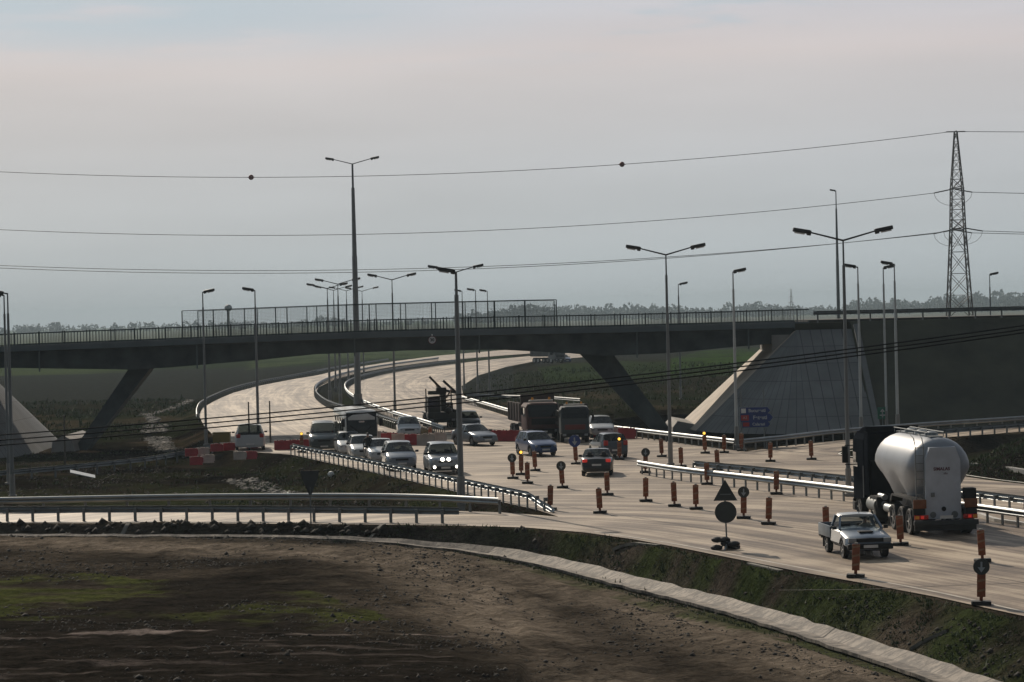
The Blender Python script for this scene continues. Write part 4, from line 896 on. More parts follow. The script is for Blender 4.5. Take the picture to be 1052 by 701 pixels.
def car(label, kind, paint_, px, py, a, away=False, cat='car', name='car', lit=0, wheel_r=.31, tail=None, seats=True, g=glass, z=0, group='cars on the junction'):
    K = KINDS[kind]; L, W = K['L'], K['W']; p = G(px, py, z)
    hd = (math.pi/2-R(a)) if away else (-math.pi/2+R(a))
    half = (L/2-.55)*abs(math.sin(hd))+W/2*abs(math.cos(hd)); p.y += half
    root = thing(name, label, cat, p, hd, group)
    pr = K['prof']; px_ = np.array([q[0] for q in pr])[::-1]; pz = np.array([q[1] for q in pr])[::-1]
    cow, rf, rr, rb = K['cow'], K['rf'], K['rr'], K['rb']
    st = set([q[0] for q in pr]+[q for pl in K['pil'] for q in pl]+[rf-.07, rr+.12, L/2-.25, L/2-.5, -L/2+.25])
    for wx in K['wb']: st |= {wx-.40, wx-.37, wx-.27, wx-.12, wx+.12, wx+.27, wx+.37, wx+.40}
    st = sorted(st); zbeltC = float(np.interp(cow, px_, pz)); zbeltR = float(np.interp(rb, px_, pz))
    def arch(x):
        z0 = .24
        for wx in K['wb']:
            d = abs(x-wx)
            if d < .385: z0 = max(z0, wheel_r+math.sqrt(max(0, .385**2-d*d))*.98)
        return z0
    secs = []
    for x in st:
        zt = float(np.interp(x, px_, pz)); zb = arch(x)
        e_ = min(L/2-x, x+L/2); wf = W/2*(1-.17*max(0, 1-e_/.55)**2)
        cabin = rb <= x <= cow; zbelt = (zbeltR+(zbeltC-zbeltR)*(x-rb)/(cow-rb))-.03 if cabin else zt-.07
        if zt-zbelt < .07: zbelt = zt-.07
        hgt = max(0, zt-zbelt-.07)
        wt = wf*(.93-.19*min(1, hgt/.4)) ; wt = min(wt, wf*.93)
        lo = max(.42, zb+.03)
        if lo > zbelt-.04: lo = zbelt-.04
        if zb > lo-.02: zb = lo-.02
        mid_ = (lo+zbelt)/2+.03
        secs.append([(x, 0, zb), (x, wf-.16, zb), (x, wf-.03, min(zb+.08, lo-.01)), (x, wf, lo), (x, wf+.01, mid_), (x, wf*.975, zbelt), (x, wt, zt-.035), (x, wt-.13, zt), (x, 0, zt+.02)])
    bins = {'body': MB(), 'windshield': MB(), 'rear_window': MB(), 'side_window_L': [], 'side_window_R': []}; cur = {1: None, -1: None}
    sidewin = {1: [], -1: []}
    for s0, s1, xa, xb in zip(secs, secs[1:], st, st[1:]):
        xm = (xa+xb)/2
        for sg in (1, -1):
            for i in range(8):
                q = [s0[i], s0[i+1], s1[i+1], s1[i]]; q = [(u[0], u[1]*sg, u[2]) for u in q]
                t_ = 'body'
                if rf < xm < cow and i >= 6 : t_ = 'windshield'
                if rb < xm < rr and i >= 6: t_ = 'rear_window'
                if i == 5 and rb+.12 < xm < cow-.12 and not any(pl[1] <= xm <= pl[0] for pl in K['pil']) and not (rr < xm < rr+.12 and kind == 'sedan') and not (rf-.07 < xm < rf): t_ = 'side'
                if kind == 'van' and t_ == 'side' and xm < -.1 and K.get('panel'): t_ = 'body'
                if t_ == 'side':
                    lst = sidewin[sg]
                    if not lst or lst[-1][1] != xa: lst.append([MB(), xb])
                    lst[-1][0].add(q, [(0, 1, 2, 3)]); lst[-1][1] = xb
                else: bins[t_].add(q, [(0, 1, 2, 3)])
    for ends in (secs[0], secs[-1]):
        full = ends+[(u[0], -u[1], u[2]) for u in reversed(ends[1:-1])]; bins['body'].add(full, [tuple(range(len(full)))])
    obj('body', bins['body'], paint_, root, 40)
    obj('windshield', bins['windshield'], g, root, 40); obj('rear_window', bins['rear_window'], g, root, 40)
    for sg in (1, -1):
        for mbx, _ in sidewin[sg]: obj('side_window', mbx, g, root, 40)
    for wx in K['wb']:
        for sg in (1, -1): wheel(root, wx, sg*(W/2-.12), wheel_r, .2)
    zf = float(np.interp(L/2-.05, px_, pz)); zr = float(np.interp(-L/2+.05, px_, pz))
    for sg in (1, -1):
        h = obj('headlight', MB().box((L/2-.13, sg*(W/2-.30), zf-.09), (.2, .34, .15), -sg*.3, 0, 0, b=.04), headlit if lit == 1 else headlens, root)
        obj('tail_light', MB().box((-L/2+.06, sg*(W/2-.22), zr-.08 if kind in ('sedan',) else zr+.02), (.14, .26, .17 if kind == 'sedan' else .3), sg*.25, 0, 0, b=.03), redlit if tail else redlens, root)
        obj('mirror', MB().box((cow-.25, sg*(W/2+.09), float(np.interp(cow, px_, pz))+.03), (.1, .2, .13), b=.03), trim, root)
        if lit == 2: obj('fog_light', disc(MB(), (0, 0, 0), .075, .05), headlit, root).matrix_local = Matrix.Translation((L/2+.02, sg*(W/2-.28), .46)) @ Matrix.Rotation(math.pi/2, 4, 'Z')
    if lit == 2:
        for sg in (1, -1): obj('spot_light', disc(MB(), (0, 0, 0), .10, .08), headlit, root).matrix_local = Matrix.Translation((L/2+.05, sg*.17, .88)) @ Matrix.Rotation(math.pi/2, 4, 'Z')
    obj('grille', MB().box((L/2-.03, 0, zf-.12), (.08, W*.42, .12), b=.02), trim, root)
    obj('bumper', MB().box((L/2-.09, 0, .40), (.24, W*.88, .22), b=.06).box((L/2+.02, 0, .33), (.06, W*.5, .08)), trim if kind == 'suv' else paint_, root)
    obj('bumper', MB().box((-L/2+.09, 0, .42), (.22, W*.88, .22), b=.06), trim if kind == 'suv' else paint_, root)
    obj('number_plate', MB().box((L/2+.04, 0, .42), (.02, .5, .1)), plate, root); obj('number_plate', MB().box((-L/2-.03, 0, .62 if kind == 'sedan' else .5), (.02, .5, .1)), plate, root)
    obj('underbody', MB().box((0, 0, .3), (L*.86, W*.62, .16)), trim, root)
    if seats:
        m_ = MB()
        for x_, in ((-.05,), (-.95,)):
            for sg in (1, -1): m_.box((x_, sg*.38, .62), (.5, .46, .25), b=.06).box((x_-.3, sg*.38, .88), (.16, .46, .55), 0, -.15, 0, b=.06).box((x_-.38, sg*.38, 1.2), (.1, .24, .16), b=.04)
        obj('seats', m_, seatm, root); obj('dashboard', MB().box((cow-.3, 0, zbeltC-.1), (.4, W*.75, .16), b=.05), seatm, root)
    return root
silver = paintm('silver', (.17, .195, .225), .4); wht = paintm('white', (.42, .44, .45), 0); blu = paintm('blue', (.035, .07, .17), .3); blk = paintm('black', (.012, .013, .015), .1); grey = paintm('grey', (.07, .085, .10), .4); dgreen = paintm('dark_green', (.03, .045, .045), .2)
# cars coming towards the camera
car('silver off-roader with lit headlamps at the front of the oncoming queue', 'suv', silver, 453.5, 488, 7, lit=2, wheel_r=.36, cat='off-road car')
car('rounded silver people carrier second in the oncoming queue', 'mpv', silver, 408.5, 483.5, 8)
car('white saloon with a person at its right, third in the queue', 'sedan', wht, 389, 476, 8)
car('pale car with roof bars just left of the standing person', 'wagon', wht, 371, 473, 8)
car('white car directly in front of the coach', 'hatch', wht, 357, 468.5, 8)
car('dark green van with pale roof left of the coach', 'van', dgreen, 330.5, 465, 5, cat='van', name='van')
car('silver saloon turned to the right beside the red barriers', 'sedan', silver, 487, 458.5, 26)
car('dark blue hatchback below the lorries', 'hatch', blu, 551, 469, 18)
car('white car with pale roof behind the white and red barriers', 'hatch', wht, 419, 450, 5)
car('grey car half hidden behind the thick lamp post', 'hatch', grey, 481, 443, 5)
# cars leaving
car('black saloon seen from behind at the centre of the junction', 'sedan', blk, 615, 489, 3, True, tail=1)
car('dark grey hatchback seen from behind, ahead of the black saloon', 'hatch', grey, 626, 471, -12, True)
car('white estate car behind the red barriers at the far right carriageway', 'wagon', wht, 618, 450, 2)
car('small blue car far off under the bridge', 'hatch', blu, 579, 373, 20)
# roof details
# ---- person
skinm = mat('skin', (.36, .22, .16), .6); cloth = mat('dark_clothes', (.018, .018, .02), .85); hairm = mat('hair', (.02, .015, .01), .7)
def person(label, loc, rz=0, seated=False, cl=cloth):
    root = thing('person', label, 'person', loc, rz, None)
    V = [(0, 0, .95), (0, 0, 1.12), (0, -.01, 1.32), (0, 0, 1.47), (0, 0, 1.56), (0, .03, 1.62), (0, .02, 1.72)]; Rr = [(.17, .12), (.15, .11), (.19, .12), (.10, .08), (.055, .055), (.08, .095), (.07, .085)]
    Ed = [(0, 1), (1, 2), (2, 3), (3, 4), (4, 5), (5, 6)]
    for s_ in (-1, 1):
        k = len(V)
        if seated: V += [(s_*.1, 0, .88), (s_*.12, .45, .92), (s_*.12, .5, .5), (s_*.12, .6, .45)]
        else: V += [(s_*.1, 0, .86), (s_*.11, .02*s_, .48), (s_*.12, -.02*s_, .09), (s_*.13, .14, .05)]
        Rr += [(.10, .10), (.06, .06), (.045, .05), (.04, .03)]; Ed += [(0, k), (k, k+1), (k+1, k+2), (k+2, k+3)]
        k = len(V); 
        if seated: V += [(s_*.2, 0, 1.42), (s_*.26, .08, 1.18), (s_*.18, .36, 1.16), (s_*.17, .44, 1.18)]
        else: V += [(s_*.2, 0, 1.42), (s_*.27, -.02, 1.14), (s_*.26, .08, .9), (s_*.26, .1, .82)]
        Rr += [(.06, .06), (.045, .045), (.033, .033), (.035, .02)]; Ed += [(3, k), (k, k+1), (k+1, k+2), (k+2, k+3)]
        hk = k+3; hx, hy, hz = V[hk]
        for f_ in range(5):
            dv = (( -.03+.018*f_)*1, .0, -.085+.008*abs(f_-2)) if not seated else (-.03+.018*f_, .08, 0)
            if f_ == 4: dv = (-s_*.05, .02, -.03)
            V.append((hx+dv[0], hy+dv[1], hz+dv[2])); Rr.append((.010, .010)); Ed.append((hk, len(V)-1))
    me = bpy.data.meshes.new('body'); me.from_pydata(V, Ed, []); o = bpy.data.objects.new('body', me); COL.objects.link(o)
    md = o.modifiers.new('skin', 'SKIN'); o.modifiers.new('sub', 'SUBSURF').levels = 1
    for i, r_ in enumerate(Rr): me.skin_vertices[0].data[i].radius = r_
    me.skin_vertices[0].data[0].use_root = True
    dg = bpy.context.evaluated_depsgraph_get(); m2 = bpy.data.meshes.new_from_object(o.evaluated_get(dg)); bpy.data.objects.remove(o)
    m2.materials.clear(); m2.materials.append(cl); m2.materials.append(skinm)
    for p_ in m2.polygons:
        c_ = p_.center; p_.use_smooth = True
        if c_.z > 1.53 or (not seated and c_.z < .86 and abs(c_.x) > .2 and c_.z > .6): p_.material_index = 1
    b_ = bpy.data.objects.new('body', m2); COL.objects.link(b_); b_.parent = root
    obj('hair', MB().ball((0, -.01, 1.72), .105, 12, (.85, 1, .8)), hairm, root)
    f = MB().ball((-.03, .115, 1.69), .011, 6).ball((.03, .115, 1.69), .011, 6); obj('eyes', f, trim, root)
    obj('nose', MB().ball((0, .125, 1.655), .016, 6, (1, 1.2, 1.3)), skinm, root); obj('mouth', MB().box((0, .112, 1.615), (.045, .012, .01)), redsign, root)
    return root
p = G(378.5, 475); person('person in dark clothes standing between the white cars of the queue', p, math.pi)
p = G(381.5, 455); p = G(448, 440); person('worker in dark clothes beside the crane lorry, left of the thick lamp', (p.x, p.y, 0), math.pi*.9)
p = G(461, 439.5); person('worker in dark clothes at the right corner of the crane lorry', (p.x, p.y, 0), math.pi*1.2)

# ---- coach
p = G(361.5, 467); co_ = thing('coach', 'pale coach with a big dark windscreen in the oncoming queue', 'coach', (p.x, p.y+4.3, 0), -math.pi/2+R(9))
bs = []; L, W, H = 8.6, 2.2, 2.85
for x, sx_, zt, zb in ((-L/2, .93, H-.15, .45), (-L/2+.3, 1, H, .35), (L/2-.9, 1, H, .35), (L/2-.35, .985, H-.03, .35), (L/2-.12, .95, H-.2, .4), (L/2, .88, 2.6 if 0 else H-.55, .45)):
    w2 = W/2*sx_; bs.append([(x, -w2+.1, zb), (x, -w2, zb+.15), (x, -w2*.985, zt-.35), (x, -w2*.88, zt-.06), (x, 0, zt+.03), (x, w2*.88, zt-.06), (x, w2*.985, zt-.35), (x, w2, zb+.15), (x, w2-.1, zb)])
obj('body', MB().loft(bs), paintm('coach', (.50, .49, .46), .05), co_, 40)
obj('windshield', MB().prism([(L/2+.005, 1.12), (L/2+.05, 1.15), (L/2+.03, 2.1), (L/2-.13, 2.68), (L/2-.2, 2.68), (L/2-.03, 1.12)], -.98, .98), darkglass, co_)
for sg in (1, -1):
    for k in range(4): obj('side_window', MB().box((L/2-1.6-k*1.6, sg*(W/2+.005), 1.9), (1.48, .02, .85), b=.006), darkglass, co_)
    obj('headlight', MB().box((L/2+.0, sg*.78, .8), (.1, .36, .2), b=.04), headlens, co_); obj('mirror', MB().bar((L/2, sg*1.0, 2.4), (L/2+.3, sg*1.2, 2.3), .05).box((L/2+.3, sg*1.22, 2.05), (.12, .22, .5), b=.03), trim, co_)
    obj('wiper', MB().bar((L/2+.06, sg*.1, 1.35), (L/2+.06, sg*.8, 1.9), .03), trim, co_)
obj('bumper', MB().box((L/2-.02, 0, .55), (.3, 2.1, .35), b=.08), MATS['paint_coach'], co_); obj('number_plate', MB().box((L/2+.14, 0, .55), (.02, .52, .11)), plate, co_); obj('emblem', MB().box((L/2+.045, 0, 2.1), (.02, .35, .1)), chrome, co_)
for x in (L/2-1.9, -L/2+2.2):
    for sg in (1, -1): wheel(co_, x, sg*(W/2-.17), .42, .28)

# ---- old pickup
p = G(884, 573); p.y += 1.35; pk = thing('pickup_truck', 'old pale blue-grey pickup with a white roof driving towards the camera', 'pickup', p, -math.pi/2+R(6))
L, W = 4.5, 1.64; ppaint = paintm('pickup', (.10, .14, .19), .1)
prof = [(2.25, .55), (2.22, .74), (2.1, .80), (1.5, .90), (1.0, .96), (.9, .98)]
def arch2(x, z0=.34):
    for wx in (1.38, -1.15):
        d = abs(x-wx)
        if d < .39: z0 = max(z0, .31+math.sqrt(.39**2-d*d))
    return z0
st = sorted({2.25, 2.22, 2.1, 1.9, 1.5, 1.0, .9, .3, -.3, -.32}|{1.38+k for k in (-.40, -.38, -.28, -.14, 0, .14, .28, .38, .40)}); secs = []
pxx = np.array([q[0] for q in prof])[::-1]; pzz = np.array([q[1] for q in prof])[::-1]
for x in st:
    zt = float(np.interp(x, pxx, pzz)) ; wf = W/2*(1-.12*max(0, 1-(2.25-x)/.4)**2); zb = arch2(x); lo = min(max(.5, zb+.03), zt-.13)
    secs.append([(x, -wf+.15, min(zb, lo-.02)), (x, -wf, lo), (x, -wf*.98, zt-.08), (x, -wf*.88, zt-.01), (x, 0, zt+.03), (x, wf*.88, zt-.01), (x, wf*.98, zt-.08), (x, wf, lo), (x, wf-.15, min(zb, lo-.02))])
obj('body', MB().loft(secs), ppaint, pk, 40)
# cab: roof + pillars + glass
cb = [(.88, .78, .97), (.30, .62, 1.40), (-.28, .62, 1.40), (-.34, .74, .97)]
roof = MB().loft([[(x, -w_, z_-.02), (x, -w_+.08, z_+.05), (x, 0, z_+.075), (x, w_-.08, z_+.05), (x, w_, z_-.02), (x, 0, z_-.03)] for x, w_, z_ in ((.36, .62, 1.38), (.1, .64, 1.42), (-.25, .64, 1.42), (-.33, .62, 1.38))])
obj('roof', roof, wht, pk, 50)
for sg in (1, -1):
    obj('pillar', MB().bar((.90, sg*.76, .97), (.34, sg*.61, 1.40), .07), ppaint, pk); obj('pillar', MB().bar((-.32, sg*.76, .96), (-.32, sg*.61, 1.40), .1), ppaint, pk)

clear = glassmat('clear_glass', (.85, .9, .9), .75)
obj('windshield', MB().add([(.91, -.74, .98), (.91, .74, .98), (.35, .60, 1.38), (.35, -.60, 1.38)], [(0, 1, 2, 3)]), clear, pk, 0)
obj('rear_window', MB().add([(-.34, -.7, 1.0), (-.34, .7, 1.0), (-.34, .58, 1.36), (-.34, -.58, 1.36)], [(0, 1, 2, 3)]), clear, pk, 0)
for sg in (1, -1): obj('side_window', MB().add([(.84, sg*.77, .98), (-.28, sg*.77, .98), (-.28, sg*.62, 1.38), (.34, sg*.62, 1.38)], [(0, 1, 2, 3)]), clear, pk, 0)
bed = MB().box((-1.3, 0, .62), (1.9, W-.06, .1))
for sg in (1, -1): bed.box((-1.3, sg*(W/2-.01), .79), (1.9, .05, .42), b=.01)
bed.box((-2.24, 0, .79), (.05, W-.08, .42)).box((-.37, 0, .79), (.05, W-.08, .42)); obj('load_bed', bed, mat('bed_grey', (.11, .14, .17), .5, .2, .2, 4), pk)
obj('tie_rail', MB().path([(-.36, sg*(W/2), 1.06) for sg in (-1, 1)], .02), galv_dull, pk)
obj('hood_scoop', MB().box((1.55, 0, .925), (.4, .5, .05), b=.02), trim, pk); obj('grille', MB().box((2.23, 0, .68), (.08, .95, .14), b=.02), trim, pk)
obj('bumper', MB().box((2.27, 0, .46), (.16, W*.98, .2), b=.05), trim, pk); obj('bumper', MB().box((-2.28, 0, .5), (.12, W*.9, .14), b=.03), trim, pk)
for sg in (1, -1):
    obj('headlight', MB().box((2.2, sg*.62, .68), (.12, .28, .16), b=.03), headlens, pk); obj('mirror', MB().box((.78, sg*.92, 1.02), (.08, .16, .12), b=.02), trim, pk)
    obj('mudflap', MB().box((-1.6, sg*.68, .35), (.03, .28, .34)), black, pk)
    for wx in (1.38, -1.15): wheel(pk, wx, sg*(W/2-.12), .31, .2)
obj('number_plate', MB().box((2.36, 0, .47), (.02, .5, .1)), plate, pk); obj('underbody', MB().box((0, 0, .36), (3.9, .9, .16)), trim, pk)
obj('interior', MB().box((-.1, 0, .55), (.5, 1.3, .2), b=.05).box((-.28, .35, .85), (.12, .5, .5), b=.05).box((-.28, -.35, .85), (.12, .5, .5), b=.05).box((.7, 0, .88), (.25, 1.35, .12), b=.04), seatm, pk)
obj('antenna', MB().tube((.2, .1, 1.45), (.15, .1, 1.85), .008), trim, pk)
dl = Vector((-.02, .36, -.42)); q = pk.matrix_basis @ dl
drv = person('driver in a pale shirt inside the old pickup', (0, 0, 0), 0, True, mat('pale_shirt', (.30, .28, .25), .8)); drv.location = Matrix.Translation(p) @ Matrix.Rotation(-math.pi/2+R(6), 4, 'Z') @ dl; drv.rotation_euler = (0, 0, -math.pi/2+R(6)-math.pi/2); drv.scale = (.98, .98, 1.0)

# ---- silo tanker lorry
p = G(974, 551); TH = math.pi/2+R(5.5); tk = thing('tanker_lorry', 'big dark lorry pulling a pale grey silo tank trailer, seen from behind', 'lorry', p, TH)
tankm = mat('tank_alu', (.27, .29, .32), .46, .15, .10, .8)
def F(x): return x+.25     # rear of trailer at x=0 -> forward
n = 28; secs = []
def tank_sec(x, rad, dep, zc=2.72):
    out = []
    for i in range(n):
        a = math.pi/2-2*math.pi*i/n; c_, s_ = math.cos(a), math.sin(a)
        if s_ >= 0: out.append((x, rad*c_, zc+rad*s_*.93))
        else:
            tt = -s_; wv_ = rad*(1-tt**1.0*.80)*(1 if c_ > 0 else -1) if abs(c_) > 1e-6 else 0
            wv_ = rad*c_*(.55+.45*(1-tt)) if dep < .5*rad else rad*(abs(c_)**.9)*(1 if c_ >= 0 else -1)*(1-.25*tt)
            out.append((x, wv_, zc-tt*dep))
    return out
for x, rad, dep in ((.55, .75, .55), (.62, 1.02, .8), (.8, 1.17, 1.0), (1.1, 1.23, 1.25), (1.5, 1.25, 1.6), (2.0, 1.25, 1.95), (2.4, 1.25, 1.95), (2.9, 1.25, 1.6), (3.4, 1.25, 1.25), (3.9, 1.25, 1.6), (4.4, 1.25, 1.95), (4.8, 1.25, 1.95), (5.4, 1.25, 1.5), (6.0, 1.24, 1.1), (6.5, 1.2, .95), (6.9, 1.05, .8), (7.1, .75, .5)):
    secs.append(tank_sec(F(x), rad, dep, 2.56))
tank = obj('tank', MB().loft(secs), tankm, tk, 60)
DZ = -.16
for k in (2.2, 4.6): obj('hopper_outlet', MB().tube((F(k), 0, .95), (F(k), 0, .62), .3, .14, 12), galv, tk)
pan = MB().prism([(-.68, .62), (.68, .62), (.68, 2.85), (.50, 3.35), (-.50, 3.35), (-.68, 2.85)], F(.30), F(.62), 'x'); po = obj('rear_panel', pan, mat('panel_grey', (.46, .50, .56), .5, .05, .08), tk, 20)
MR = Matrix.Translation((F(.30)-.006, .05, 2.52)) @ Matrix.Rotation(-math.pi/2, 4, 'Z') @ Matrix.Rotation(math.pi/2, 4, 'X')
text_mesh('SIMALAS', .17, mat('logo_red', (.10, .03, .05), .5), po, M=MR, bold=True)
text_mesh('silo', .12, MATS['logo_red'], po, M=Matrix.Translation((0, -.15, -.17)) @ MR)
for y_, z_, r_ in ((.0, 1.0, .09), (-.42, .78, .13), (.42, .78, .12)): obj('panel_disc', MB().tube((F(.28), y_, z_), (F(.33), y_, z_), r_, r_, 14), trim if r_ == .09 else galv_dull, tk)
obj('fitting', MB().box((F(.28), .42, 1.55), (.05, .14, .16)), galv_dull, tk)
lad = MB()
for s_ in (.80, 1.12): lad.bar((F(.34), s_-.08, .8), (F(.40), s_-.08, 3.4), .035); lad.path([(F(.40), s_-.08, 3.4), (F(.6), s_-.08, 3.7), (F(1.2), s_-.08, 3.84)], .02)
for z_ in np.arange(.95, 3.4, .3): lad.bar((F(.37), .72, z_), (F(.37), 1.04, z_), .03)
obj('ladder', lad, galv_dull, tk)
walk = MB().box((F(3.9), 0, 3.72), (5.6, .5, .03))
for s_ in (-.3, .35): walk.path([(F(1.2), s_, 3.88), (F(6.6), s_, 3.88)], .022)
for x in np.arange(1.3, 6.7, 1.05): 
    for s_ in (-.3, .35): walk.tube((F(x), s_, 3.7), (F(x), s_, 3.88), .016, n=5)
obj('walkway', walk, galv_dull, tk)
for x in (2.0, 3.6, 5.2): obj('hatch', MB().tube((F(x), 0, 3.7), (F(x), 0, 3.85), .27, .25, 14).tube((F(x), 0, 3.85), (F(x), 0, 3.9), .2, .1, 14), galv, tk)
ch = MB()
for s_ in (-.45, .45): ch.box((F(4.2), s_, 1.02), (7.6, .12, .24))
for x in (.6, 1.9, 3.4, 5, 7): ch.box((F(x), 0, 1.0), (.14, 1.0, .2))
obj('chassis', ch, trim, tk)
for s_ in (-1, 1):
    obj('mudguard', MB().prism([(F(.1), .75), (F(.1), 1.25), (F(.35), 1.42), (F(3.6), 1.42), (F(3.9), 1.15), (F(3.7), 1.10), (F(3.5), 1.35), (F(.4), 1.35), (F(.2), 1.2), (F(.2), .75)], s_*.78, s_*1.24), trim, tk)
    obj('marker_board', MB().box((F(.04), s_*.99, 1.22), (.05, .5, .34), b=.01), mat('board_orange', (.17, .055, .015), .6, 0, .2, 5), tk)
    tl = obj('tail_light', MB().box((F(.0), s_*.95, .72), (.06, .55, .17), b=.02), redlens, tk); obj('turn_light', MB().box((F(-.035), s_*1.12, .72), (.02, .15, .12)), mat('amber_lens', (.75, .3, .03)), tl)
    obj('lit_lens', MB().box((F(-.035), s_*.92, .72), (.02, .12, .11)), redlit, tl)
    obj('dark_box', MB().box((F(.35), s_*1.02, 1.58), (.5, .42, .4), b=.03), trim, tk) if s_ < 0 else None
    for x in (1.0, 2.3, 3.6): wheel(tk, F(x), s_*1.02, .5, .38)
obj('bumper', MB().box((F(-.02), 0, .5), (.14, 2.5, .2), b=.03).box((F(.1), 0, .35), (.04, 2.4, .3)), mat('bumper_grey', (.03, .033, .036), .6), tk)
obj('number_plate', MB().box((F(-.1), 0, .72), (.02, .5, .12)), plate, tk)
obj('pipe', MB().path([(F(1.5), .95, .62), (F(5.0), .95, .62)], .06, 8), galv_dull, tk)
for i in range(3): obj('air_tank', MB().tube((F(4.6+i*.0), .95, .72+.0*i), (F(5.6), .95, .72), .17, .17, 12) if i == 0 else MB().tube((F(5.9), s_*.0+.95, .55+.28*i), (F(6.8), .95, .55+.28*i), .12, .12, 10), galv, tk)
# tractor
CB = 8.6; cabm = mat('cab_dark', (.012, .014, .018), .85, spec=0)
cs_ = []
for x, w2, zt, zb in ((CB, 1.2, 3.55, .95), (CB+.08, 1.24, 3.62, .9), (CB+1.9, 1.24, 3.6, .8), (CB+2.15, 1.2, 3.1, .5), (CB+2.3, 1.1, 2.2, .5)):
    cs_.append([(x, -w2, zb), (x, -w2, zt-.3), (x, -w2+.18, zt), (x, w2-.18, zt), (x, w2, zt-.3), (x, w2, zb)])
obj('cab', MB().loft(cs_), cabm, tk, 25)
obj('air_deflector', MB().prism([(CB+.1, 3.5), (CB+.1, 3.85), (CB+.7, 3.8), (CB+1.8, 3.5)], -1.1, 1.1), cabm, tk)
for s_ in (-1, 1):
    obj('side_fairing', MB().box((CB-.3, s_*1.18, 2.35), (.7, .05, 2.6), b=.015), cabm, tk); obj('side_window', MB().box((CB+1.5, s_*1.245, 2.45), (.8, .02, .6)), darkglass, tk)
    obj('mirror', MB().bar((CB+2.0, s_*1.2, 3.0), (CB+2.1, s_*1.55, 3.0), .04).bar((CB+2.0, s_*1.2, 2.2), (CB+2.1, s_*1.55, 2.2), .04).box((CB+2.1, s_*1.55, 2.62), (.14, .24, .7), b=.03), trim, tk)
    obj('fuel_tank', MB().tube((CB-2.0, s_*1.0, .75), (CB-.6, s_*1.0, .75), .32, .32, 14), galv_dull, tk) ; wheel(tk, CB+1.2, s_*1.05, .5, .32); wheel(tk, CB-1.6, s_*1.0, .5, .5)
    obj('step', MB().box((CB+.9 if 0 else CB+1.9, s_*1.2, .5), (.5, .12, .35), b=.02), trim, tk); obj('pale_edge', MB().box((CB+.02, s_*1.26, 1.6), (.03, .03, 1.3)), galv, tk)
    obj('mudguard', MB().prism([(CB-2.3, .7), (CB-2.2, 1.1), (CB-1.6, 1.15), (CB-1.0, 1.1), (CB-.9, .7), (CB-1.0, .7), (CB-1.1, 1.03), (CB-2.1, 1.03), (CB-2.2, .7)], s_*.72, s_*1.24), trim, tk)
obj('windshield', MB().prism([(CB+2.17, 3.1), (CB+2.32, 2.2), (CB+2.34, 2.2), (CB+2.2, 3.15)], -1.1, 1.1), darkglass, tk); obj('bumper', MB().box((CB+2.2, 0, .55), (.4, 2.4, .5), b=.08), cabm, tk)
obj('tractor_frame', MB().box((CB-1.0, 0, .85), (4.6, .9, .26)).box((CB-.2, 0, 1.7), (.3, 2.0, 1.5)), trim, tk)
obj('hose', MB().path([(CB-.1, .2, 1.9), (CB-.5, .2, 1.4), (CB-1.0, .15, 1.5)], .03), redlens, tk)

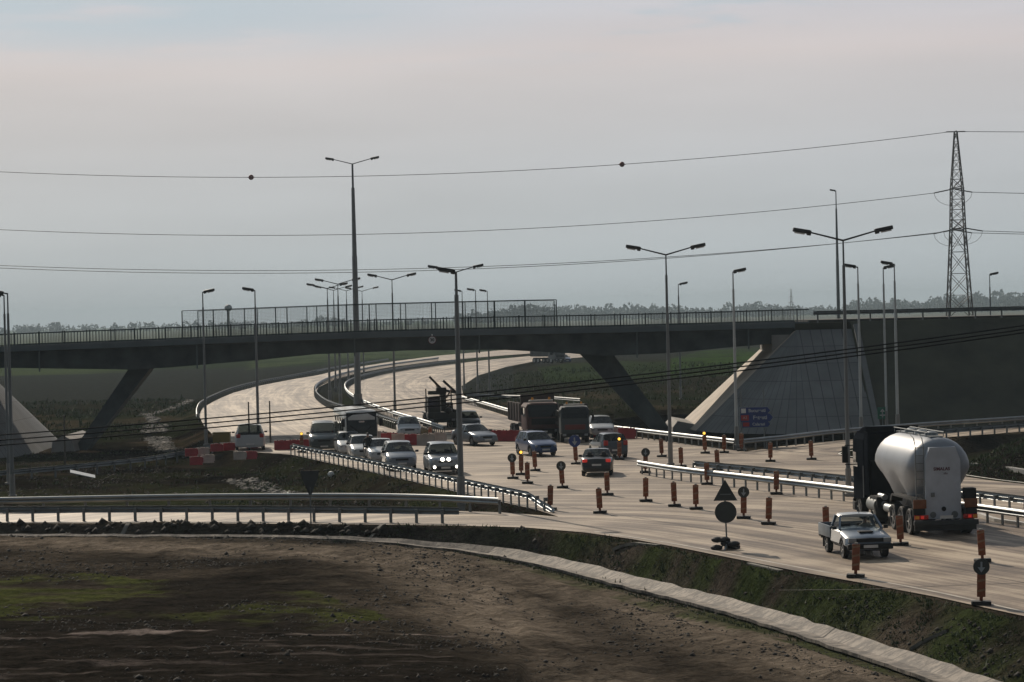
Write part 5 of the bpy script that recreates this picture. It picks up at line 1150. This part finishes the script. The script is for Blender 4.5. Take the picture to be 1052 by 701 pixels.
# ---- lorries
def lorry(label, px, py, a, cabc, bodyc, grill, L=7.5, H=2.6, beacons=True, tipper=True, scale=1.0, z=0):
    p = G(px, py, z); hd = (-math.pi/2+R(a)); p.y += (L/2-.8)*abs(math.sin(hd))
    root = thing('lorry', label, 'lorry', p, hd, 'lorries on the right carriageway'); root.scale = (scale,)*3
    x1 = L/2; W2 = 1.22; s = []
    for x, w2, zt, zb in ((x1-1.9, W2, H, .75), (x1-1.0, W2, H, .75), (x1-.25, W2*.98, H-.08, .6), (x1-.08, W2*.95, H-.7, .6), (x1, W2*.93, H-.95, .6), (x1+.03, W2*.9, .95, .6)):
        s.append([(x, -w2, zb), (x, -w2, max(zt-.25, zb+.1)), (x, -w2+.15, zt), (x, w2-.15, zt), (x, w2, max(zt-.25, zb+.1)), (x, w2, zb)])
    obj('cab', MB().loft(s), cabc, root, 25)
    obj('windshield', MB().prism([(x1-.21, H-.2), (x1-.01, H-.98), (x1+.03, H-.98), (x1-.14, H-.15)], -W2*.86, W2*.86), darkglass, root)
    obj('grille', MB().box((x1+.03, 0, 1.3), (.06, 1.7, .42), b=.02), grill, root); obj('bumper', MB().box((x1+.02, 0, .62), (.3, 2.42, .36), b=.06), trim, root)
    for sg in (-1, 1):
        obj('headlight', MB().box((x1+.16, sg*.9, .66), (.06, .3, .18), b=.03), headlens, root); obj('mirror', MB().bar((x1-.3, sg*W2, 2.3), (x1-.1, sg*1.5, 2.3), .04).box((x1-.1, sg*1.5, 2.05), (.08, .2, .5), b=.02), trim, root)
        obj('side_window', MB().box((x1-.9, sg*(W2+.01), H-.62), (.8, .02, .6)), darkglass, root)
        for wx in (x1-1.2, -x1+2.4, -x1+1.2): wheel(root, wx, sg*1.03, .5, .32)
    obj('chassis', MB().box((-.3, 0, .85), (L-.6, .9, .28)), trim, root); obj('number_plate', MB().box((x1+.18, 0, .6), (.02, .5, .11)), plate, root)
    if tipper:
        tb = MB().box((-1.05, 0, 1.25), (L-2.3, 2.3, .12)).box((-1.05, 1.18, 1.9), (L-2.3, .08, 1.3)).box((-1.05, -1.18, 1.9), (L-2.3, .08, 1.3)).box((x1-2.15, 0, 2.2), (.1, 2.4, 1.9)).box((-x1+.1, 0, 1.85), (.08, 2.4, 1.2))
        for k in range(5):
            for sg in (-1, 1): tb.box((-x1+.7+k*1.1, sg*1.25, 1.9), (.1, .08, 1.25))
        obj('tipper_body', tb, bodyc, root)
    if beacons:
        obj('roof_bar', MB().box((x1-.8, 0, H+.12), (.25, 1.7, .14), b=.03), mat('roof_bar_pale', (.55, .52, .47), .5), root)
        for sg in (-1, 1): obj('beacon', MB().tube((x1-.8, sg*.6, H+.18), (x1-.8, sg*.6, H+.36), .09, .07, 10), mat('amber_lens', (.7, .3, .03)), root)
    return root
lorry('tipper lorry with dull red cab and pale roof bar behind the blue hatchback', 549, 452, 10, mat('cab_redbrown', (.075, .028, .02), .5), mat('tipper_brown', (.05, .035, .03), .7), trim)
lorry('dark lorry with a red grille behind the blue arrow disc', 589.5, 455, 2, mat('cab_slate', (.035, .045, .05), .5), mat('tipper_dark', (.03, .03, .03), .7), mat('grille_red', (.13, .02, .018), .6), H=3.0, scale=.82)
lorry('tarpaulin lorry far off under the bridge', 563, 373.5, 35, mat('cab_far', (.12, .12, .12), .6), mat('tarp_grey', (.06, .062, .06), .8), trim, H=2.4, beacons=False)
# white crew pickup at left
lv = car('white van with dark windows beside the left barriers', 'van', wht, 254, 463, -6, True, cat='van', name='van'); lv.scale = (.9, 1.06, .88)
# ---- crane lorry
p = G(451, 440); ck = thing('crane_lorry', 'dark crane lorry with folded booms near the median rail', 'crane lorry', (p.x, p.y+2.5, 0), -math.pi/2+R(6))
cm_ = mat('crane_paint', (.03, .028, .026), .6); cabk = mat('cab_black', (.02, .022, .022), .6)
obj('chassis', MB().box((-.5, 0, .85), (6.5, .9, .3)).box((-.8, 0, 1.1), (5.2, 2.3, .14)), cm_, ck)
obj('cab', MB().box((2.1, -.62, 1.75), (1.6, 1.0, 1.5), b=.08).box((2.1, 0, 1.0), (1.7, 2.3, .5), b=.08), cabk, ck)
obj('windshield', MB().box((2.93, -.62, 2.0), (.04, .84, .75)), darkglass, ck)
obj('crane_column', MB().box((.9, .25, 1.9), (.5, .42, 1.8), b=.04).box((.9, .1, 2.9), (.7, .8, .5), b=.06).box((.9, -.5, 2.75), (.6, .9, .3), b=.04), cm_, ck)
obj('crane_boom', MB().bar((.95, .2, 2.95), (1.2, -.85, 4.05), .15).bar((.95, .3, 2.8), (1.1, -.45, 3.6), .12), cm_, ck)
obj('crane_boom', MB().bar((.8, 1.25, 2.75), (1.0, .25, 3.7), .17).bar((.8, .4, 2.9), (.9, 1.3, 2.7), .2), cm_, ck)
obj('hydraulic_ram', MB().tube((1.0, .5, 2.3), (1.1, .9, 3.0), .07).tube((1.0, .0, 2.5), (1.1, -.3, 3.4), .06), chrome, ck)
obj('outrigger', MB().box((1.0, 0, .75), (.4, 2.6, .3), b=.03).tube((1.0, 1.25, .1), (1.0, 1.25, 1.2), .08).tube((1.0, -1.25, .1), (1.0, -1.25, 1.2), .08), cm_, ck)
obj('exhaust_stack', MB().tube((1.3, .85, 1.1), (1.3, .85, 2.7), .05), trim, ck); obj('exhaust_stack', MB().tube((1.4, -1.15, 1.2), (1.4, -1.15, 3.1), .05), trim, ck)
obj('load', MB().box((-1.9, .1, 1.5), (2.6, 2.1, .8), b=.1).box((-.4, .75, 1.4), (.8, .7, .6), b=.06).ball((2.7, .5, 1.3), .35, 8).ball((2.5, .95, 1.2), .3, 8), cm_, ck)
obj('bumper', MB().box((2.95, 0, .62), (.25, 2.35, .35), b=.05), trim, ck)
for sg in (-1, 1):
    obj('headlight', MB().box((3.08, sg*.85, .66), (.06, .28, .16), b=.02), headlens, ck)
    for wx in (2.1, -1.6, -2.7): wheel(ck, wx, sg*.98, .48, .32)

# ------------------------------------------------------------------ debris, far things
p = Gt(85, 491); o = obj('white_board', MB().box((0, 0, .25), (1.6, .9, .05), .2, .25, .15), mat('board_pale', (.40, .43, .45), .5)); o.location = p; tag(o, 'pale flat board lying on the dark ground behind the left rails', 'board')
p = Gt(340, 489); o = obj('white_sack', MB().ball((0, 0, .12), .2, 10, (1.0, .7, .9)), white); o.location = p; tag(o, 'small white sack on the grassy bank below the queue', 'sack')
WT = PY(235, 334, 1200); wt = thing('water_tower', 'small distant water tower with a round tank above the bridge railing', 'water tower', (WT.x, 1200, -.6))
zc = PY(235, 316.5, 1200).z+.6; obj('stem', MB().tube((0, 0, 0), (0, 0, zc), .5, .4, 10), conc, wt); obj('round_tank', MB().ball((0, 0, zc), 1.7, 14, (1, 1, .9)), mat('tank_far', (.12, .14, .16), .6), wt)
pylon(PY(813, 315, 2100).x, 2100, .62, 'tiny faint pylon far away above the tree line right of centre')

# foliage
leafm = mat('leaf_green', (.055, .078, .026), .8, 0, .4, .4); leaffar = mat('leaf_far', (.035, .055, .045), .9, 0, .4, .05)
def raw_mesh(name, V, Fa, m):
    me = bpy.data.meshes.new(name); me.vertices.add(len(V)); me.vertices.foreach_set('co', np.asarray(V, dtype=np.float32).ravel())
    k = Fa.shape[1]; me.loops.add(Fa.size); me.loops.foreach_set('vertex_index', Fa.ravel()); me.polygons.add(len(Fa)); me.polygons.foreach_set('loop_start', np.arange(0, Fa.size, k)); me.polygons.foreach_set('loop_total', np.full(len(Fa), k)); me.update(calc_edges=True)
    me.materials.append(m); o = bpy.data.objects.new(name, me); COL.objects.link(o); return o
def leaf_cloud(C_, sz):     # one random triangle-ish quad per centre
    n = len(C_); u = rng.normal(size=(n, 3)); u /= np.linalg.norm(u, axis=1)[:, None]; v = np.cross(u, rng.normal(size=(n, 3))); v /= np.linalg.norm(v, axis=1)[:, None]; s = sz[:, None]
    V = np.stack([C_-u*s, C_+v*s*.7, C_+u*s, C_-v*s*.7], 1).reshape(-1, 3); return V, np.arange(4*n).reshape(-1, 4)
def wood(rows, name, label=None):
    Cs, Ss = [], []
    for (x0, x1, y, dy, hfun, step) in rows:
        x = x0
        while x < x1:
            h = hfun(x)*random.uniform(.7, 1.12); yy = y+random.uniform(-dy, dy); r = h*random.uniform(.35, .8); k = 110
            q = rng.normal(size=(k, 3)); q /= np.linalg.norm(q, axis=1)[:, None]; q *= rng.uniform(.35, 1, (k, 1))**.5
            lob = 1+.25*np.sin(q[:, 0]*5+x)
            Cs.append(np.stack([x+q[:, 0]*r*lob, yy+q[:, 1]*r, -.5+h*.52+q[:, 2]*h*.48*lob], 1)); Ss.append(rng.uniform(.09, .2, k)*h*.75); x += step*random.uniform(.4, 1.3)
    V, Fq = leaf_cloud(np.concatenate(Cs), np.concatenate(Ss)); o = raw_mesh(name, V, Fq, leaffar); return tag(o, label, 'wood' if label else None, kind='stuff')
hR = lambda x: 12.5+3.5*math.sin(x*.011+1)+2*math.sin(x*.05)+2.5*(x > 250)
wood([(-60, 1200, 3000, 60, hR, 6), (-60, 1200, 3150, 60, lambda x: hR(x)*1.15, 7), (140, 1200, 2850, 30, lambda x: hR(x)*.8, 8)], 'distant_wood', 'long dark line of trees on the horizon at right')
hL = lambda x: 6.5+3*math.sin(x*.02)+2.5*math.sin(x*.061+2)
wood([(-900, 120, 3100, 120, hL, 7), (-420, -60, 2900, 80, lambda x: hL(x)*.8, 11), (-900, -300, 3000, 100, lambda x: 10, 8)], 'distant_wood', 'paler broken line of trees on the horizon at left')
# low shrubs by the far right carriageway and the grass
cand = []; n = 90000
bx0 = rng.uniform(-20, 20, n); by0 = rng.uniform(68, 122, n); dd = sdf(bx0, by0); fo = by0 < np.interp(bx0, _xs, _ys); prob = fo*(dd > .35)*(dd < 3.8)*sstep(-14, 4, bx0)*(.25+.75*sstep(-.2, .3, fbm(bx0, by0, 1.6, 3)))*np.exp(-((dd-1.0)/1.9)**2*.5)
k = rng.random(n) < prob; A = [(bx0[k], by0[k])]
n = 16000; bx1 = rng.uniform(-16, 3, n); by1 = rng.uniform(118, 175, n); d1 = sdf(bx1, by1); k = (rng.random(n) < (d1 > .4)*.4*sstep(-.2, .3, fbm(bx1, by1, 3, 3))); A.append((bx1[k], by1[k]))
n = 5000; bx2 = MOUND.x+rng.normal(0, 4, n); by2 = MOUND.y+rng.normal(0, 5, n); d2 = sdf(bx2, by2); k = (d2 > .8); A.append((bx2[k], by2[k]))
n = 14000; bx3 = rng.uniform(-6, 45, n); by3 = rng.uniform(228, 420, n); d3 = sdf(bx3, by3); k = (d3 > 1)*(rng.random(n) < .35); A.append((bx3[k > 0], by3[k > 0]))
n = 16000; bx5 = rng.uniform(-62, -24, n); by5 = rng.uniform(218, 330, n); d5 = sdf(bx5, by5); k = (d5 > 1)*(rng.random(n) < .5*sstep(-.2, .3, fbm(bx5, by5, 7, 3))) > 0; A.append((bx5[k], by5[k]))
n = 9000; bx6 = rng.uniform(-50, -10, n); by6 = rng.uniform(124, 205, n); d6 = sdf(bx6, by6); k = (d6 > 1)*(rng.random(n) < .5*sstep(-.1, .3, fbm(bx6, by6, 4, 3))) > 0; A.append((bx6[k], by6[k]))
n = 9000; bx4 = rng.uniform(-22, 4, n); by4 = rng.uniform(84, 100, n); k = inside(bx4, by4, gp) & (rng.random(n) < .0); A.append((bx4[k], by4[k]))
ax = np.concatenate([a for a, _ in A]); ay = np.concatenate([b_ for _, b_ in A]); az = terrain(ax, ay); nb = 3
cx = np.repeat(ax, nb)+rng.normal(0, .07, len(ax)*nb); cy = np.repeat(ay, nb)+rng.normal(0, .07, len(ax)*nb); cz = np.repeat(az, nb); h = np.repeat(rng.uniform(.04, .13, len(ax))*(1+1.0*(rng.random(len(ax)) < .02)), nb)*rng.uniform(.6, 1.2, len(cx))
h = h*np.where(cy > 215, 3.2, np.where(cy > 124, 1.6, 1)); ang = rng.uniform(0, 6.283, len(cx)); wd = h*.16+.012; ln = rng.normal(0, .35, (2, len(cx)))*h
V = np.stack([np.stack([cx-np.cos(ang)*wd, cy-np.sin(ang)*wd, cz-.02], 1), np.stack([cx+np.cos(ang)*wd, cy+np.sin(ang)*wd, cz-.02], 1), np.stack([cx+ln[0], cy+ln[1], cz+h], 1)], 1).reshape(-1, 3)
tag(raw_mesh('grass', V, np.arange(len(V)).reshape(-1, 3), leafm), kind='stuff')
# clods of earth
n = 90000; ex = rng.uniform(-24, 22, n); ey = rng.uniform(70, 122, n); ed = sdf(ex, ey); fo = ey < np.interp(ex, _xs, _ys)
k = (rng.random(n) < fo*(ed > .9)*(.5*sstep(-.15, .35, fbm(ex, ey, 4, 4))+.5*np.exp(-((ed-1.8)/1.1)**2))); ex, ey = ex[k], ey[k]; sz = np.minimum(rng.gamma(1.5, .016, len(ex))+.012, .14)
n = 3500; hx, hy = rng.uniform(-26, 1, n), rng.uniform(104, 122, n); hd_ = sdf(hx, hy); k = (hy < np.interp(hx, _xs, _ys)) & (hd_ > .35) & (hd_ < 2.4) & (fbm(hx, hy, 2.2, 3) > -.05)
ex = np.r_[ex, hx[k]]; ey = np.r_[ey, hy[k]]; sz = np.r_[sz, rng.uniform(.06, .24, k.sum())]; n = 14000; hx, hy = rng.uniform(-50, 3, n), rng.uniform(122, 212, n); hd_ = sdf(hx, hy); k = (hd_ > .8) & (fbm(hx, hy, 5, 3) > -.1)
ex = np.r_[ex, hx[k]]; ey = np.r_[ey, hy[k]]; sz = np.r_[sz, np.minimum(rng.gamma(1.5, .024, k.sum())+.02, .16)]; ez = terrain(ex, ey)
oct_ = np.array([(1, 0, 0), (0, 1, 0), (-1, 0, 0), (0, -1, 0), (0, 0, .8), (0, 0, -.6)]); of = np.array([(0, 1, 4), (1, 2, 4), (2, 3, 4), (3, 0, 4), (1, 0, 5), (2, 1, 5), (3, 2, 5), (0, 3, 5)])
V = (np.stack([ex, ey, ez], 1)[:, None, :]+oct_[None]*sz[:, None, None]*rng.uniform(.6, 1.3, (len(ex), 6, 3))).reshape(-1, 3); Fq = (of[None]+(np.arange(len(ex))*6)[:, None, None]).reshape(-1, 3)
tag(raw_mesh('soil_clods', V, Fq, mat('clod_soil', (.040, .034, .027), .95, 0, .5, 1)), kind='stuff')

ra = np.array([(p.x, p.y) for p in RUB for _ in range(5)]); ra = ra+rng.normal(0, .28, ra.shape); rz_ = terrain(ra[:, 0], ra[:, 1]); sz = rng.gamma(2, .035, len(ra))+.03
V = (np.stack([ra[:, 0], ra[:, 1], rz_], 1)[:, None, :]+oct_[None]*np.array([1, 1, .5])*sz[:, None, None]*rng.uniform(.6, 1.5, (len(ra), 6, 3))).reshape(-1, 3); Fq = (of[None]+(np.arange(len(ra))*6)[:, None, None]).reshape(-1, 3)
tag(raw_mesh('rubble', V, Fq, mat('pale_rubble', (.10, .092, .08), .9, 0, .4, 1)), kind='stuff')
# ------------------------------------------------------------------ air
hz = obj('haze', MB().box((0, 2850, 19.5), (13000, 7200, 45)), None, None, 0); hm = bpy.data.materials.new('haze_air'); hm.use_nodes = True; t = hm.node_tree
for n_ in list(t.nodes): t.nodes.remove(n_)
out = t.nodes.new('ShaderNodeOutputMaterial'); pv = t.nodes.new('ShaderNodeVolumePrincipled'); pv.inputs['Color'].default_value = (.72, .88, .97, 1); pv.inputs['Density'].default_value = .00016; pv.inputs['Anisotropy'].default_value = 0.0
t.links.new(pv.outputs[0], out.inputs['Volume']); hz.data.materials.clear(); hz.data.materials.append(hm); tag(hz, kind='stuff')
